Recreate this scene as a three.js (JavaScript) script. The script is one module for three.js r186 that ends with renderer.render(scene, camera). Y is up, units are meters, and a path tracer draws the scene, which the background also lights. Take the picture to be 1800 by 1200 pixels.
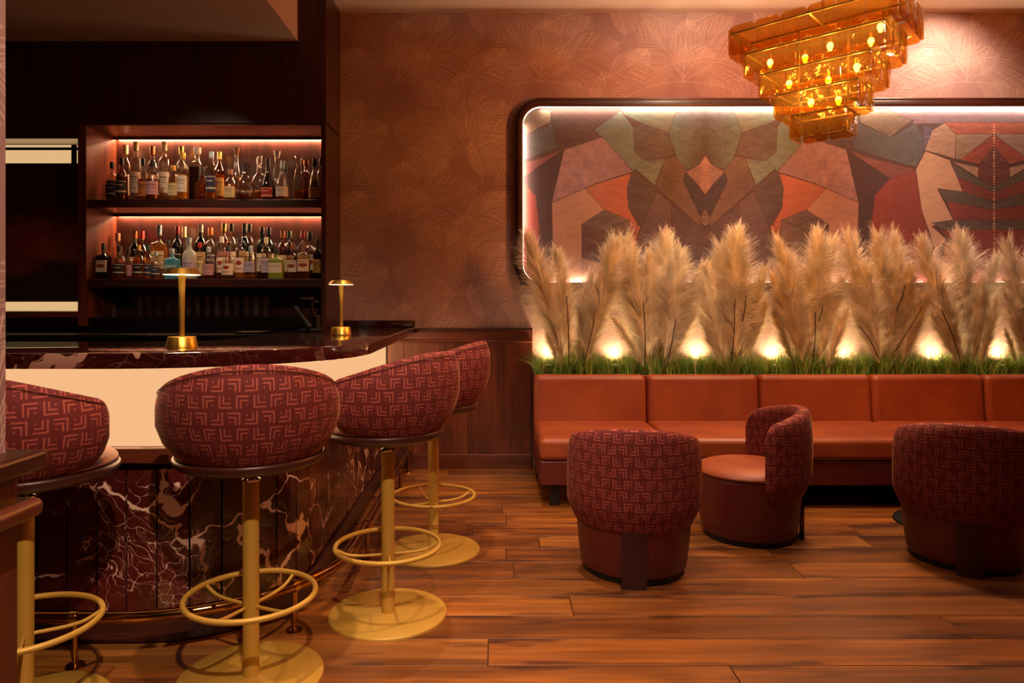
import * as THREE from 'three';
import { RoundedBoxGeometry } from 'three/addons/geometries/RoundedBoxGeometry.js';
import { mergeGeometries, toCreasedNormals, mergeVertices } from 'three/addons/utils/BufferGeometryUtils.js';
import { RectAreaLightUniformsLib } from 'three/addons/lights/RectAreaLightUniformsLib.js';

// ---------------------------------------------------------------- camera, exposure, large lights
const scene = new THREE.Scene();
scene.background = new THREE.Color(0x000000);
const FOCAL = 1220, EYE = 1.26;
const camera = new THREE.PerspectiveCamera(2 * Math.atan(600 / FOCAL) * 180 / Math.PI, 1.5, 0.05, 40);
camera.position.set(0, EYE, 0);
camera.lookAt(0, EYE, -5);
camera.setViewOffset(1800, 1200, 25, 62, 1800, 1200);
camera.updateProjectionMatrix();
const renderer = new THREE.WebGLRenderer({ antialias: true });
renderer.toneMapping = THREE.LinearToneMapping;
renderer.toneMappingExposure = 1.0;
renderer.shadowMap.enabled = true;
RectAreaLightUniformsLib.init();

const WARM = new THREE.Color().setRGB(1, 0.73, 0.50);      // dimmed ceiling spots
const AMBER = new THREE.Color().setRGB(1, 0.72, 0.42);     // chandelier, lamps
const PEACH = new THREE.Color().setRGB(1, 0.54, 0.26);     // lit stone bar front
const LED = new THREE.Color().setRGB(1, 0.70, 0.46);       // mural strip
const SHELFLED = new THREE.Color().setRGB(1, 0.56, 0.30);
const WALL = 5.42, CEIL = 3.55;                            // back wall distance, ceiling height

// ceiling spots: [x, z, aim x, aim z, candela, cone degrees]
const SPOTS = [
  [-0.55, -1.55, -0.6, 0, -2.7, 20, 34],
  [-0.1, -3.3, -0.1, 0, -3.7, 22, 34],
  [0.7, -2.3, 0.65, 0, -2.9, 12, 34],
  [2.1, -2.9, 2.0, 0, -3.6, 3, 38],
  [0.75, -4.4, 0.8, 1.35, -5.35, 7, 26],
  [3.4, -4.9, 3.4, 2.75, -5.5, 7, 58],
  [1.95, -4.4, 2.0, 1.35, -5.35, 7, 26],
  [0.35, 0.4, -1.1, 0.5, -2.6, 42, 30],
  [-2.1, -3.55, -2.1, 1.75, -5.15, 5.5, 24],
  [3.2, -4.4, 3.2, 1.35, -5.35, 7, 26],
  [0.0, -0.6, -0.6, 2.0, -0.6, 4, 46],
  [1.55, -4.45, 1.5, 2.7, -5.5, 2.2, 60],
];

// ---------------------------------------------------------------- helpers
let seedState = 7;
const srand = (n) => { seedState = n >>> 0; };
function rnd() { seedState = (seedState + 0x6d2b79f5) | 0; let t = Math.imul(seedState ^ (seedState >>> 15), 1 | seedState); t = (t + Math.imul(t ^ (t >>> 7), 61 | t)) ^ t; return ((t ^ (t >>> 14)) >>> 0) / 4294967296; }
const rr = (a, b) => a + (b - a) * rnd();
const clamp = (v, a = 0, b = 1) => Math.min(b, Math.max(a, v));
const lerp = (a, b, t) => a + (b - a) * t;
const smooth = (a, b, v) => { const t = clamp((v - a) / (b - a)); return t * t * (3 - 2 * t); };
const colX = (u, d) => (u - 875) / FOCAL * d;              // photo column at distance d -> x in metres
const used = new Map();
function numbered(name) { const n = used.get(name) || 0; used.set(name, n + 1); return n ? name + '_' + String(n).padStart(3, '0') : name; }
function shade(o) { o.castShadow = true; o.receiveShadow = true; return o; }
function thing(name, label, category, x = 0, y = 0, z = 0, turn = 0, group) {
  const o = new THREE.Group(); o.name = numbered(name); o.position.set(x, y, z); o.rotation.y = turn;
  o.userData = { label, category }; if (group) o.userData.group = group;
  scene.add(o); return o;
}
function part(name, geo, mat, parent, label) {
  const m = shade(new THREE.Mesh(geo, mat)); m.name = name; if (label) m.userData.label = label; parent.add(m); return m;
}
function solo(name, geo, mat, label, category, group) {
  const m = shade(new THREE.Mesh(geo, mat)); m.name = numbered(name); m.userData = { label, category }; if (group) m.userData.group = group; scene.add(m); return m;
}
function struct(name, geo, mat, label, category) {
  const m = shade(new THREE.Mesh(geo, mat)); m.name = name; m.userData = { kind: 'structure', label, category }; scene.add(m); return m;
}
function copy(o, label, group) {
  const c = o.clone(); c.name = numbered(o.name.replace(/_\d{3}$/, '')); c.userData = { ...o.userData, label }; if (group) c.userData.group = group; scene.add(c); return c;
}
// box from corner to corner with uv in metres
function box(x0, x1, y0, y1, z0, z1) {
  const g = new THREE.BoxGeometry(x1 - x0, y1 - y0, z1 - z0); g.translate((x0 + x1) / 2, (y0 + y1) / 2, (z0 + z1) / 2); return metreUV(g);
}
function metreUV(g, ox = 0, oy = 0) {
  const p = g.attributes.position, n = g.attributes.normal, uv = new Float32Array(p.count * 2);
  for (let i = 0; i < p.count; i++) {
    const ax = Math.abs(n.getX(i)), ay = Math.abs(n.getY(i)), az = Math.abs(n.getZ(i));
    let u, v; if (az >= ax && az >= ay) { u = p.getX(i); v = p.getY(i); } else if (ax >= ay) { u = p.getZ(i); v = p.getY(i); } else { u = p.getX(i); v = p.getZ(i); }
    uv[2 * i] = u + ox; uv[2 * i + 1] = v + oy;
  }
  g.setAttribute('uv', new THREE.BufferAttribute(uv, 2)); return g;
}
function rbox(w, h, d, r, seg = 3) { return metreUV(new RoundedBoxGeometry(w, h, d, seg, r)); }
function rboxAt(x0, x1, y0, y1, z0, z1, r, seg = 3) { const g = new RoundedBoxGeometry(x1 - x0, y1 - y0, z1 - z0, seg, r); g.translate((x0 + x1) / 2, (y0 + y1) / 2, (z0 + z1) / 2); return metreUV(g); }
function lathe(pts, seg = 40) { return new THREE.LatheGeometry(pts.map((p) => new THREE.Vector2(p[0], p[1])), seg); }
// lathe with split (sharp) corners: lathe of each straight piece
function latheHard(pts, seg = 40) { return toCreasedNormals(lathe(pts, seg), 0.6); }
function tube(pts, r, seg = 24, rad = 8, closed = false) { return new THREE.TubeGeometry(new THREE.CatmullRomCurve3(pts.map((p) => new THREE.Vector3(...p)), closed, 'centripetal'), seg, r, rad, closed); }
function gridGeo(nu, nv, fn, closeU = false) {          // fn(i/nu, j/nv) -> [x,y,z,u,v]
  const pos = [], uv = [], idx = [];
  for (let j = 0; j <= nv; j++) for (let i = 0; i <= nu; i++) { const q = fn(i / nu, j / nv); pos.push(q[0], q[1], q[2]); uv.push(q[3], q[4]); }
  for (let j = 0; j < nv; j++) for (let i = 0; i < nu; i++) { const a = j * (nu + 1) + i, b = a + 1, c = a + nu + 1, d = c + 1; idx.push(a, b, c, b, d, c); }
  const g = new THREE.BufferGeometry(); g.setAttribute('position', new THREE.Float32BufferAttribute(pos, 3)); g.setAttribute('uv', new THREE.Float32BufferAttribute(uv, 2)); g.setIndex(idx); g.computeVertexNormals();
  if (closeU) { const n = g.attributes.normal; for (let j = 0; j <= nv; j++) { const a = j * (nu + 1), b = a + nu; const x = n.getX(a) + n.getX(b), y = n.getY(a) + n.getY(b), z = n.getZ(a) + n.getZ(b), l = Math.hypot(x, y, z) || 1; n.setXYZ(a, x / l, y / l, z / l); n.setXYZ(b, x / l, y / l, z / l); } }
  return g;
}

// ---------------------------------------------------------------- noise and textures
function hash(ix, iy, s) { let h = Math.imul(ix, 374761393) + Math.imul(iy, 668265263) + Math.imul(s, 1442695041); h = Math.imul(h ^ (h >>> 13), 1274126177); return ((h ^ (h >>> 16)) >>> 0) / 4294967296; }
const mod = (a, n) => ((a % n) + n) % n;
function vnoise(x, y, p, q, s) {                         // value noise, period p in x and q in y
  const ix = Math.floor(x), iy = Math.floor(y), fx = x - ix, fy = y - iy, u = fx * fx * (3 - 2 * fx), v = fy * fy * (3 - 2 * fy);
  const x0 = mod(ix, p), x1 = mod(ix + 1, p), y0 = mod(iy, q), y1 = mod(iy + 1, q);
  return lerp(lerp(hash(x0, y0, s), hash(x1, y0, s), u), lerp(hash(x0, y1, s), hash(x1, y1, s), u), v);
}
function fbm(u, v, p, q, s, oct = 4) { let a = 0, w = 0.5, t = 0; for (let o = 0; o < oct; o++) { a += w * vnoise(u * p, v * q, p, q, s + o); t += w; w *= 0.5; p *= 2; q *= 2; } return a / t; }
function worleyEdge(x, y, p, q, s) {                     // distance to the nearest cell border
  const ix = Math.floor(x), iy = Math.floor(y); let f1 = 9, f2 = 9;
  for (let j = -1; j <= 1; j++) for (let i = -1; i <= 1; i++) {
    const cx = mod(ix + i, p), cy = mod(iy + j, q), dx = ix + i + hash(cx, cy, s) - x, dy = iy + j + hash(cx, cy, s + 77) - y, d = dx * dx + dy * dy;
    if (d < f1) { f2 = f1; f1 = d; } else if (d < f2) f2 = d;
  }
  return Math.sqrt(f2) - Math.sqrt(f1);
}
function dataTex(w, h, fn, colour = true, metres = 1, metresY = metres) {
  const d = new Uint8Array(w * h * 4);
  for (let y = 0; y < h; y++) for (let x = 0; x < w; x++) { const c = fn(x / w, y / h), o = (y * w + x) * 4; d[o] = clamp(c[0], 0, 255); d[o + 1] = clamp(c[1], 0, 255); d[o + 2] = clamp(c[2], 0, 255); d[o + 3] = 255; }
  const t = new THREE.DataTexture(d, w, h); t.magFilter = THREE.LinearFilter; t.minFilter = THREE.LinearFilter; t.wrapS = t.wrapT = THREE.RepeatWrapping;
  if (colour) t.colorSpace = THREE.SRGBColorSpace; t.repeat.set(1 / metres, 1 / metresY); t.needsUpdate = true; return t;
}
function canvasTex(w, h, draw, metres = 1, metresY = metres, colour = true) {
  const c = document.createElement('canvas'); c.width = w; c.height = h; draw(c.getContext('2d'), w, h);
  const t = new THREE.CanvasTexture(c); t.wrapS = t.wrapT = THREE.RepeatWrapping; if (colour) t.colorSpace = THREE.SRGBColorSpace; t.repeat.set(1 / metres, 1 / metresY); return t;
}
const mix3 = (a, b, t) => [lerp(a[0], b[0], t), lerp(a[1], b[1], t), lerp(a[2], b[2], t)];
const std = (o) => new THREE.MeshStandardMaterial(o);
const phys = (o) => new THREE.MeshPhysicalMaterial(o);

// wood with the grain along u; light / dark colours
function woodTex(w, h, light, dark, s, mU, mV, rings = 9, knots = false) {
  return dataTex(w, h, (u, v) => {
    const warp = fbm(u, v, 3, 6, s, 3) * 1.6;
    const ring = 0.5 + 0.5 * Math.sin((v * rings + warp) * 6.283 * 1.0);
    const fine = vnoise(u * 10, v * h / 2.2, 10, Math.round(h / 2.2), s + 20), mid = fbm(u, v, 4, 40, s + 30, 3), blot = fbm(u, v, 3, 5, s + 40, 3);
    let t = 0.18 * ring + 0.3 * fine + 0.5 * mid + 0.7 * (blot - 0.5);
    if (knots) t += 0.4 * smooth(0.6, 0.82, fbm(u, v, 7, 22, s + 60, 3)) + 0.35 * smooth(0.6, 0.75, fbm(u, v, 5, 9, s + 70, 3));
    return mix3(light, dark, clamp(t));
  }, true, mU, mV);
}
const T = {};
T.floor = woodTex(1024, 1024, [176, 112, 48], [72, 36, 12], 11, 2.2, 1.1, 7, true);
T.redwood = woodTex(512, 1024, [128, 62, 36], [58, 22, 13], 31, 1.2, 0.7, 6);
T.darkwood = woodTex(512, 512, [78, 34, 24], [38, 15, 12], 51, 1.0, 0.6, 6);
T.redwoodV = T.redwood.clone(); T.redwoodV.rotation = Math.PI / 2; T.redwoodV.needsUpdate = true;
T.darkwoodV = T.darkwood.clone(); T.darkwoodV.rotation = Math.PI / 2; T.darkwoodV.needsUpdate = true;
T.leather = dataTex(512, 512, (u, v) => { const n = fbm(u, v, 5, 5, 61, 4), f = vnoise(u * 160, v * 160, 160, 160, 66); return mix3([126, 48, 20], [154, 72, 29], clamp(n * 1.3 - 0.15 + (f - 0.5) * 0.22)); }, true, 0.8);
T.leatherBump = dataTex(512, 512, (u, v) => { const e = worleyEdge(u * 90, v * 90, 90, 90, 5), n = fbm(u, v, 6, 6, 9, 3); const k = 150 * clamp(e * 3) + 90 * n; return [k, k, k]; }, false, 0.4);
function marble(px, mU, mV, cells, s, blobs, lots = 1) {
  return dataTex(px, px, (u, v) => {
    const wx = (fbm(u, v, 5, 5, s, 4) - 0.5) * 0.22, wy = (fbm(u, v, 5, 5, s + 9, 4) - 0.5) * 0.22, fx = (fbm(u, v, 30, 30, s + 14, 3) - 0.5) * 0.045, fy = (fbm(u, v, 30, 30, s + 17, 3) - 0.5) * 0.045;
    const U = u + wx + fx, V = v + wy + fy;
    const big = worleyEdge(U * cells, V * cells, cells, cells, s + 3), small = worleyEdge(U * cells * 4, V * cells * 4, cells * 4, cells * 4, s + 5);
    const m1 = smooth(0.36, 0.6, fbm(u, v, 6, 6, s + 21, 3)), m2 = smooth(0.46, 0.58, fbm(u, v, 4, 4, s + 33, 4)), m3 = fbm(u, v, 9, 9, s + 41, 3);
    const w1 = 0.018 + 0.14 * m3 * m3 * m1, fine = worleyEdge(U * cells * 7, V * cells * 7, cells * 7, cells * 7, s + 6), m4 = smooth(0.5, 0.6, fbm(u, v, 5, 5, s + 71, 3));
    let vein = lots * (m1 * (1 - smooth(w1 * 0.55, w1, big)) + 0.45 * (1 - smooth(0.006, 0.014, big)) + 0.75 * m2 * (1 - smooth(0.02, 0.05, small)) + 0.4 * m4 * m2 * (1 - smooth(0.03, 0.08, fine)) + 0.1 * (1 - smooth(0.01, 0.03, small)));
    const base = mix3([54, 16, 15], [88, 30, 24], clamp(fbm(u, v, 7, 7, s + 50, 4) * 1.4 - 0.2));
    const dark = mix3(base, [34, 16, 18], 0.7 * smooth(0.5, 0.75, fbm(u, v, 3, 3, s + 60, 3)));
    let c = mix3(dark, [226, 190, 172], clamp(vein));
    if (blobs) { let b = 0; for (const [bu, bv, ru, rv] of blobs) { const q = Math.hypot((u - bu + wx * 0.45 + fx * 2) / ru, (v - bv + wy * 0.45 + fy * 2) / rv); b = Math.max(b, 1 - smooth(0.9, 1.0, q)); } c = mix3(c, [214, 168, 140], b); }
    return c;
  }, true, mU, mV);
}
T.marble = marble(1280, 1.5, 1.5, 6, 207);
T.slab = marble(1280, 3, 3, 9, 131, [[0.622, 0.141, 0.013, 0.016], [0.641, 0.143, 0.011, 0.02], [0.69, 0.141, 0.012, 0.014], [0.712, 0.146, 0.014, 0.010], [0.67, 0.158, 0.05, 0.004], [0.70, 0.172, 0.04, 0.005], [0.60, 0.137, 0.006, 0.02]], 0.42);
// woven nested-corner motif of the upholstery, 2 x 2 cells
T.weave = canvasTex(512, 512, (c, w, h) => {
  c.fillStyle = 'rgb(88,10,8)'; c.fillRect(0, 0, w, h);
  for (let i = 0; i < 9000; i++) { c.fillStyle = `rgba(${60 + rnd() * 90 | 0},${8 + rnd() * 26 | 0},${8 + rnd() * 18 | 0},0.35)`; c.fillRect(rnd() * w, rnd() * h, 2, 5); }
  const S = 256, ink = 'rgb(150,66,54)';
  const motif = (cx, cy, sx, sy) => {
    c.save(); c.translate(cx + S / 2, cy + S / 2); c.scale(sx, sy); c.fillStyle = ink;
    c.fillRect(-104, -98, 27, 200); c.fillRect(-104, 75, 196, 27);      // outer corner, elbow at lower left
    c.fillRect(-44, -92, 26, 128); c.fillRect(-44, 12, 122, 25);          // inner corner
    c.fillRect(44, -58, 24, 24);
    c.restore();
  };
  for (const ox of [-2 * S, 0, 2 * S]) for (const oy of [-2 * S, 0, 2 * S]) { motif(ox, oy, 1, 1); motif(S + ox, oy + 8, 1, -1); motif(S * 0.45 + ox, S + oy + 8, -1, -1); motif(S * 1.45 + ox, S + oy, -1, 1); }
  for (let i = 0; i < 5000; i++) { c.fillStyle = `rgba(90,20,14,0.4)`; c.fillRect(rnd() * w, rnd() * h, 1.5, 6); }
}, 0.098, 0.1);
// palm-frond wallpaper, 1.11 m repeat
T.paper = canvasTex(1536, 1536, (c, w, h) => {
  srand(901);
  c.fillStyle = 'rgb(146,111,110)'; c.fillRect(0, 0, w, h);
  const drawFrond = (x, y, ang, len, bend, dir, tone) => {
    const pts = []; let a = ang, px = x, py = y; const n = 46;
    for (let i = 0; i <= n; i++) { pts.push([px, py, a]); a += bend / n; px += Math.cos(a) * len / n; py += Math.sin(a) * len / n; }
    const k = tone; c.strokeStyle = `rgba(${212 + k},${180 + k},${168 + k},0.66)`; c.lineCap = 'round';
    c.lineWidth = 4; c.beginPath(); pts.forEach((p, i) => i ? c.lineTo(p[0], p[1]) : c.moveTo(p[0], p[1])); c.stroke();
    c.lineWidth = 2.6;
    for (let i = 8; i < n; i++) for (const s of [-1, 1]) {
      const t = i / n, L = len * (0.36 * Math.sin(Math.PI * Math.pow(t, 0.7)) + 0.05), p = pts[i], b = p[2] + s * lerp(1.05, 0.45, t) + rr(-0.06, 0.06), q = b - s * rr(0.2, 0.4) * 0 + dir * 0.35;
      c.beginPath(); c.moveTo(p[0], p[1]);
      c.quadraticCurveTo(p[0] + Math.cos(b) * L * 0.5, p[1] + Math.sin(b) * L * 0.5, p[0] + Math.cos(b) * L * 0.55 + Math.cos(q) * L * 0.45, p[1] + Math.sin(b) * L * 0.55 + Math.sin(q) * L * 0.45); c.stroke();
      
    }
  };
  const fr = [];
  for (const [cx, cy] of [[0.3, 0.28], [0.78, 0.78]]) for (let i = 0; i < 7; i++) { const a = -Math.PI / 2 + (i - 3) * 0.5 + rr(-0.1, 0.1); fr.push([cx * w + rr(-20, 20), cy * h + rr(-20, 20), a, rr(0.42, 0.6) * w, (i - 3) * 0.22 + rr(-0.15, 0.15), i < 3 ? -1 : 1, rr(-14, 12)]); }
  for (let i = 0; i < 3; i++) fr.push([rnd() * w, rnd() * h, -Math.PI / 2 + rr(-1.3, 1.3), rr(0.3, 0.45) * w, rr(-0.9, 0.9), rnd() < 0.5 ? -1 : 1, rr(-20, 4)]);
  for (const f of fr) for (const ox of [-w, 0, w]) for (const oy of [-h, 0, h]) {
    const cx = f[0] + ox, cy = f[1] + oy; if (cx < -f[3] * 1.3 || cx > w + f[3] * 1.3 || cy < -f[3] * 1.3 || cy > h + f[3] * 1.3) continue;
    const s0 = seedState; srand(f[0] * 31 + f[1] * 7 | 0); drawFrond(cx, cy, f[2], f[3], f[4], f[5], f[6]); seedState = s0;
  }
}, 1.11, 1.11);
// abstract faceted mural, one half period: 1604 x 960 units, mirrored left and right by the mesh
const MURAL_W = 1604, MURAL_H = 960;
T.mural = canvasTex(1604, 960, (c, w, h) => {
  srand(55);
  c.fillStyle = 'rgb(70,44,44)'; c.fillRect(0, 0, w, h);
  const poly = (pts, col, col2, dir = 0, line = true) => {
    const q = pts.map(([x, y]) => [x - 30, y - 40]);
    let x0 = 1e9, x1 = -1e9, y0 = 1e9, y1 = -1e9; for (const [x, y] of q) { x0 = Math.min(x0, x); x1 = Math.max(x1, x); y0 = Math.min(y0, y); y1 = Math.max(y1, y); }
    c.save(); c.beginPath(); q.forEach((p, i) => i ? c.lineTo(p[0], p[1]) : c.moveTo(p[0], p[1])); c.closePath();
    c.fillStyle = `rgb(${col})`; c.fill(); c.clip();
    if (col2) for (let i = 0; i < 900; i++) { const t = Math.pow(rnd(), 0.8), px = dir === 0 ? lerp(x0, x1, t) : lerp(x0, x1, rnd()), py = dir === 0 ? lerp(y0, y1, rnd()) : lerp(y0, y1, t); c.fillStyle = `rgba(${col2},${0.16 * t})`; c.beginPath(); c.ellipse(px, py, rr(8, 34), rr(5, 20), rnd() * 3, 0, 7); c.fill(); }
    for (let i = 0; i < 420; i++) { c.fillStyle = rnd() < 0.5 ? 'rgba(25,15,18,0.035)' : 'rgba(220,190,175,0.022)'; c.beginPath(); c.ellipse(lerp(x0, x1, rnd()), lerp(y0, y1, rnd()), rr(3, 60), rr(2, 10), rr(-0.5, 0.5), 0, 7); c.fill(); }
    c.restore();
    if (line) { c.strokeStyle = 'rgba(40,24,26,0.55)'; c.lineWidth = 2.6; c.beginPath(); q.forEach((p, i) => { const a = [p[0] + rr(-2, 2), p[1] + rr(-2, 2)]; i ? c.lineTo(...a) : c.moveTo(...a); }); c.closePath(); c.stroke(); }
  };
  poly([[30, 710], [220, 570], [215, 1000], [30, 1000]], '82,58,64', '60,40,45', 1);
  poly([[220, 560], [300, 500], [440, 830], [460, 1000], [215, 1000]], '92,68,74', '70,50,55');
  poly([[170, 40], [500, 40], [480, 80], [380, 130], [235, 180], [200, 90]], '112,116,96', '90,120,105');
  poly([[30, 40], [170, 40], [212, 110], [236, 180], [195, 300], [160, 385], [110, 372], [60, 350], [30, 300]], '62,56,60', '84,116,114');
  poly([[235, 180], [380, 130], [430, 150], [440, 210], [420, 290], [380, 335], [200, 300]], '80,64,66', '70,66,66');
  poly([[430, 150], [500, 60], [650, 165], [600, 205], [430, 390], [370, 330], [425, 285]], '98,126,118', '84,100,96');
  poly([[255, 320], [380, 332], [420, 372], [310, 468]], '106,118,96', '96,136,118');
  poly([[200, 308], [255, 316], [305, 472], [60, 690], [35, 600], [120, 400]], '112,88,76', '80,62,58', 0);
  poly([[140, 395], [155, 440], [55, 645], [30, 590], [30, 515]], '46,40,62', '32,28,48');
  poly([[30, 300], [62, 352], [138, 392], [72, 462], [30, 518]], '186,146,134', '160,122,114');
  poly([[30, 588], [64, 660], [30, 692]], '160,136,104');
  poly([[300, 490], [430, 385], [465, 470], [455, 570], [400, 662], [385, 690]], '70,60,54', '56,44,44');
  poly([[650, 165], [600, 60], [900, 60], [870, 150], [850, 262], [815, 272], [600, 202]], '76,48,48', '58,38,40');
  poly([[430, 392], [600, 202], [815, 272], [884, 562], [640, 456]], '132,98,112', '184,142,140');
  poly([[440, 402], [640, 460], [760, 512], [700, 640], [590, 602], [455, 655], [400, 692], [455, 590], [466, 480]], '186,84,52', '172,108,76');
  poly([[700, 484], [884, 562], [872, 1000], [712, 1000], [716, 688], [592, 602]], '186,136,108', '176,128,114');
  poly([[390, 692], [455, 655], [428, 825]], '190,86,52');
  poly([[455, 660], [600, 716], [592, 895], [440, 895]], '122,98,82', '90,72,62');
  poly([[600, 716], [715, 690], [715, 852], [600, 862]], '92,46,42', '70,38,38');
  poly([[455, 656], [590, 600], [722, 682], [600, 716]], '106,82,76', '84,64,60');
  poly([[440, 895], [592, 895], [712, 860], [712, 1000], [460, 1000]], '180,130,104');
  poly([[818, 270], [1062, 432], [972, 522], [950, 700], [962, 1000], [874, 1000], [882, 560]], '58,34,42', '44,26,34');
  poly([[1062, 424], [1195, 380], [1232, 600], [1292, 800], [1332, 1000], [958, 1000], [950, 700], [972, 522]], '138,48,40', '112,42,42', 0);
  poly([[818, 270], [920, 310], [1195, 376], [1062, 432]], '138,72,72', '110,54,56');
  poly([[880, 130], [1060, 202], [1200, 130], [1242, 200], [1242, 292], [1200, 366], [1000, 312], [850, 265]], '66,68,80', '86,96,106');
  poly([[890, 60], [1010, 50], [1190, 102], [1060, 202], [890, 122]], '128,114, 94', '108,96,84');
  poly([[1190, 112], [1010, 40], [1634, 40], [1634, 124], [1180, 132]], '126,100,116', '104,86,104');
  poly([[1240, 140], [1290, 150], [1286, 230], [1260, 282], [1240, 270]], '84,88,156');
  poly([[1290, 168], [1360, 124], [1422, 190], [1416, 322], [1252, 276]], '206,172,150', '190,160,140');
  poly([[1360, 124], [1634, 124], [1634, 188], [1422, 190]], '206,96,60', '190,88,60');
  poly([[1422, 190], [1634, 186], [1450, 324], [1418, 322]], '170,146,132', '156,136,124');
  poly([[1634, 188], [1634, 256], [1550, 352], [1448, 326]], '182,66,48', '150,58,48');
  poly([[1634, 250], [1546, 368], [1552, 432], [1634, 474]], '108,40,42', '86,36,40');
  poly([[1252, 280], [1392, 330], [1462, 502], [1320, 485], [1412, 662], [1290, 690], [1372, 762], [1312, 835], [1232, 600], [1200, 380]], '214,176,152', '200,160,140');
  poly([[1396, 334], [1546, 370], [1546, 424]], '206,176,156');
  poly([[1390, 340], [1552, 432], [1634, 472], [1634, 505], [1430, 422]], '80,82,76', '66,70,66');
  poly([[1430, 422], [1634, 503], [1634, 556], [1460, 502]], '140,50,44', '112,42,42');
  poly([[1320, 485], [1460, 504], [1634, 556], [1634, 604], [1370, 552]], '80,80,76', '66,68,66');
  poly([[1370, 552], [1634, 602], [1634, 656], [1412, 662]], '140,50,46', '116,42,42');
  poly([[1288, 672], [1400, 656], [1634, 655], [1634, 708], [1360, 712]], '80,76,74', '64,66,66');
  poly([[1330, 712], [1634, 706], [1634, 1000], [1440, 1000], [1440, 802]], '132,46,46', '104,40,42', 1);
  poly([[1370, 762], [1442, 802], [1432, 1000], [1318, 1000]], '200,124,70', '176,104,60');
  c.fillStyle = 'rgba(54,38,50,0.34)'; c.fillRect(0, 0, w, h);
  for (let i = 0; i < 60; i++) { c.fillStyle = 'rgba(220,190,170,0.7)'; c.fillRect(w - 5 + rr(-1, 1), 90 + i * 15, 5, rr(4, 11)); }
  for (let y = 0; y < h; y += 3) { c.fillStyle = `rgba(30,20,20,${0.05 + 0.05 * rnd()})`; c.fillRect(0, y, w, 1); }
  for (let x = 0; x < w; x += 3) { c.fillStyle = `rgba(235,210,190,${0.03 + 0.04 * rnd()})`; c.fillRect(x, 0, 1, h); }
  for (let i = 0; i < 2600; i++) { c.fillStyle = `rgba(225,200,185,${0.15 + 0.3 * rnd()})`; c.fillRect(rnd() * w, rnd() * h, rr(1, 3), rr(1, 3)); }
}, 1, 1);

// ---------------------------------------------------------------- materials
const M = {};
M.paper = std({ map: T.paper, roughness: 0.78 });
M.ceiling = std({ color: 0xbda69c, roughness: 0.9 });
M.plain = std({ color: 0x6d5447, roughness: 0.9 });
M.under = std({ color: 0x2a1a10, roughness: 0.9 });
M.redwood = phys({ map: T.redwood, roughness: 0.38, clearcoat: 0.25, clearcoatRoughness: 0.3 });
M.redwoodV = phys({ map: T.redwoodV, roughness: 0.38, clearcoat: 0.25, clearcoatRoughness: 0.3 });
M.darkwood = phys({ map: T.darkwood, roughness: 0.35, clearcoat: 0.2, clearcoatRoughness: 0.3 });
M.darkwoodV = phys({ map: T.darkwoodV, roughness: 0.35, clearcoat: 0.2, clearcoatRoughness: 0.3 });
M.marble = phys({ map: T.marble, roughness: 0.22, clearcoat: 0.5, clearcoatRoughness: 0.08 });
M.slab = phys({ map: T.slab, color: 0xa89ca4, roughness: 0.12, clearcoat: 0.7, clearcoatRoughness: 0.04 });
M.leather = phys({ map: T.leather, roughness: 0.5, bumpMap: T.leatherBump, bumpScale: 0.0006, clearcoat: 0.15, clearcoatRoughness: 0.45 });
M.leatherDark = phys({ color: 0x591a15, roughness: 0.42, bumpMap: T.leatherBump, bumpScale: 0.0006 });
M.weave = phys({ map: T.weave, roughness: 0.85, sheen: 0.8, sheenRoughness: 0.45, sheenColor: new THREE.Color(0.55, 0.22, 0.10) });
M.piping = std({ color: 0x5c1a10, roughness: 0.7 });
M.gold = std({ color: 0xbd923c, roughness: 0.5, metalness: 0.25 });
M.brass = std({ color: 0xd9a548, roughness: 0.24, metalness: 1 });
M.brassBrushed = std({ color: 0xd8a64a, roughness: 0.34, metalness: 1 });
M.bronze = std({ color: 0xa9784a, roughness: 0.16, metalness: 1 });
M.chrome = std({ color: 0xd8cfc4, roughness: 0.12, metalness: 1 });
M.black = std({ color: 0x0c0908, roughness: 0.55 });
M.blackGloss = std({ color: 0x0e0b0c, roughness: 0.25 });
M.darkMetal = std({ color: 0x33241c, roughness: 0.4, metalness: 0.8 });
M.soil = std({ color: 0x2b1d10, roughness: 1 });
const glow = (c, k) => std({ color: 0x000000, emissive: c, emissiveIntensity: k, roughness: 1 });

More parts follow.
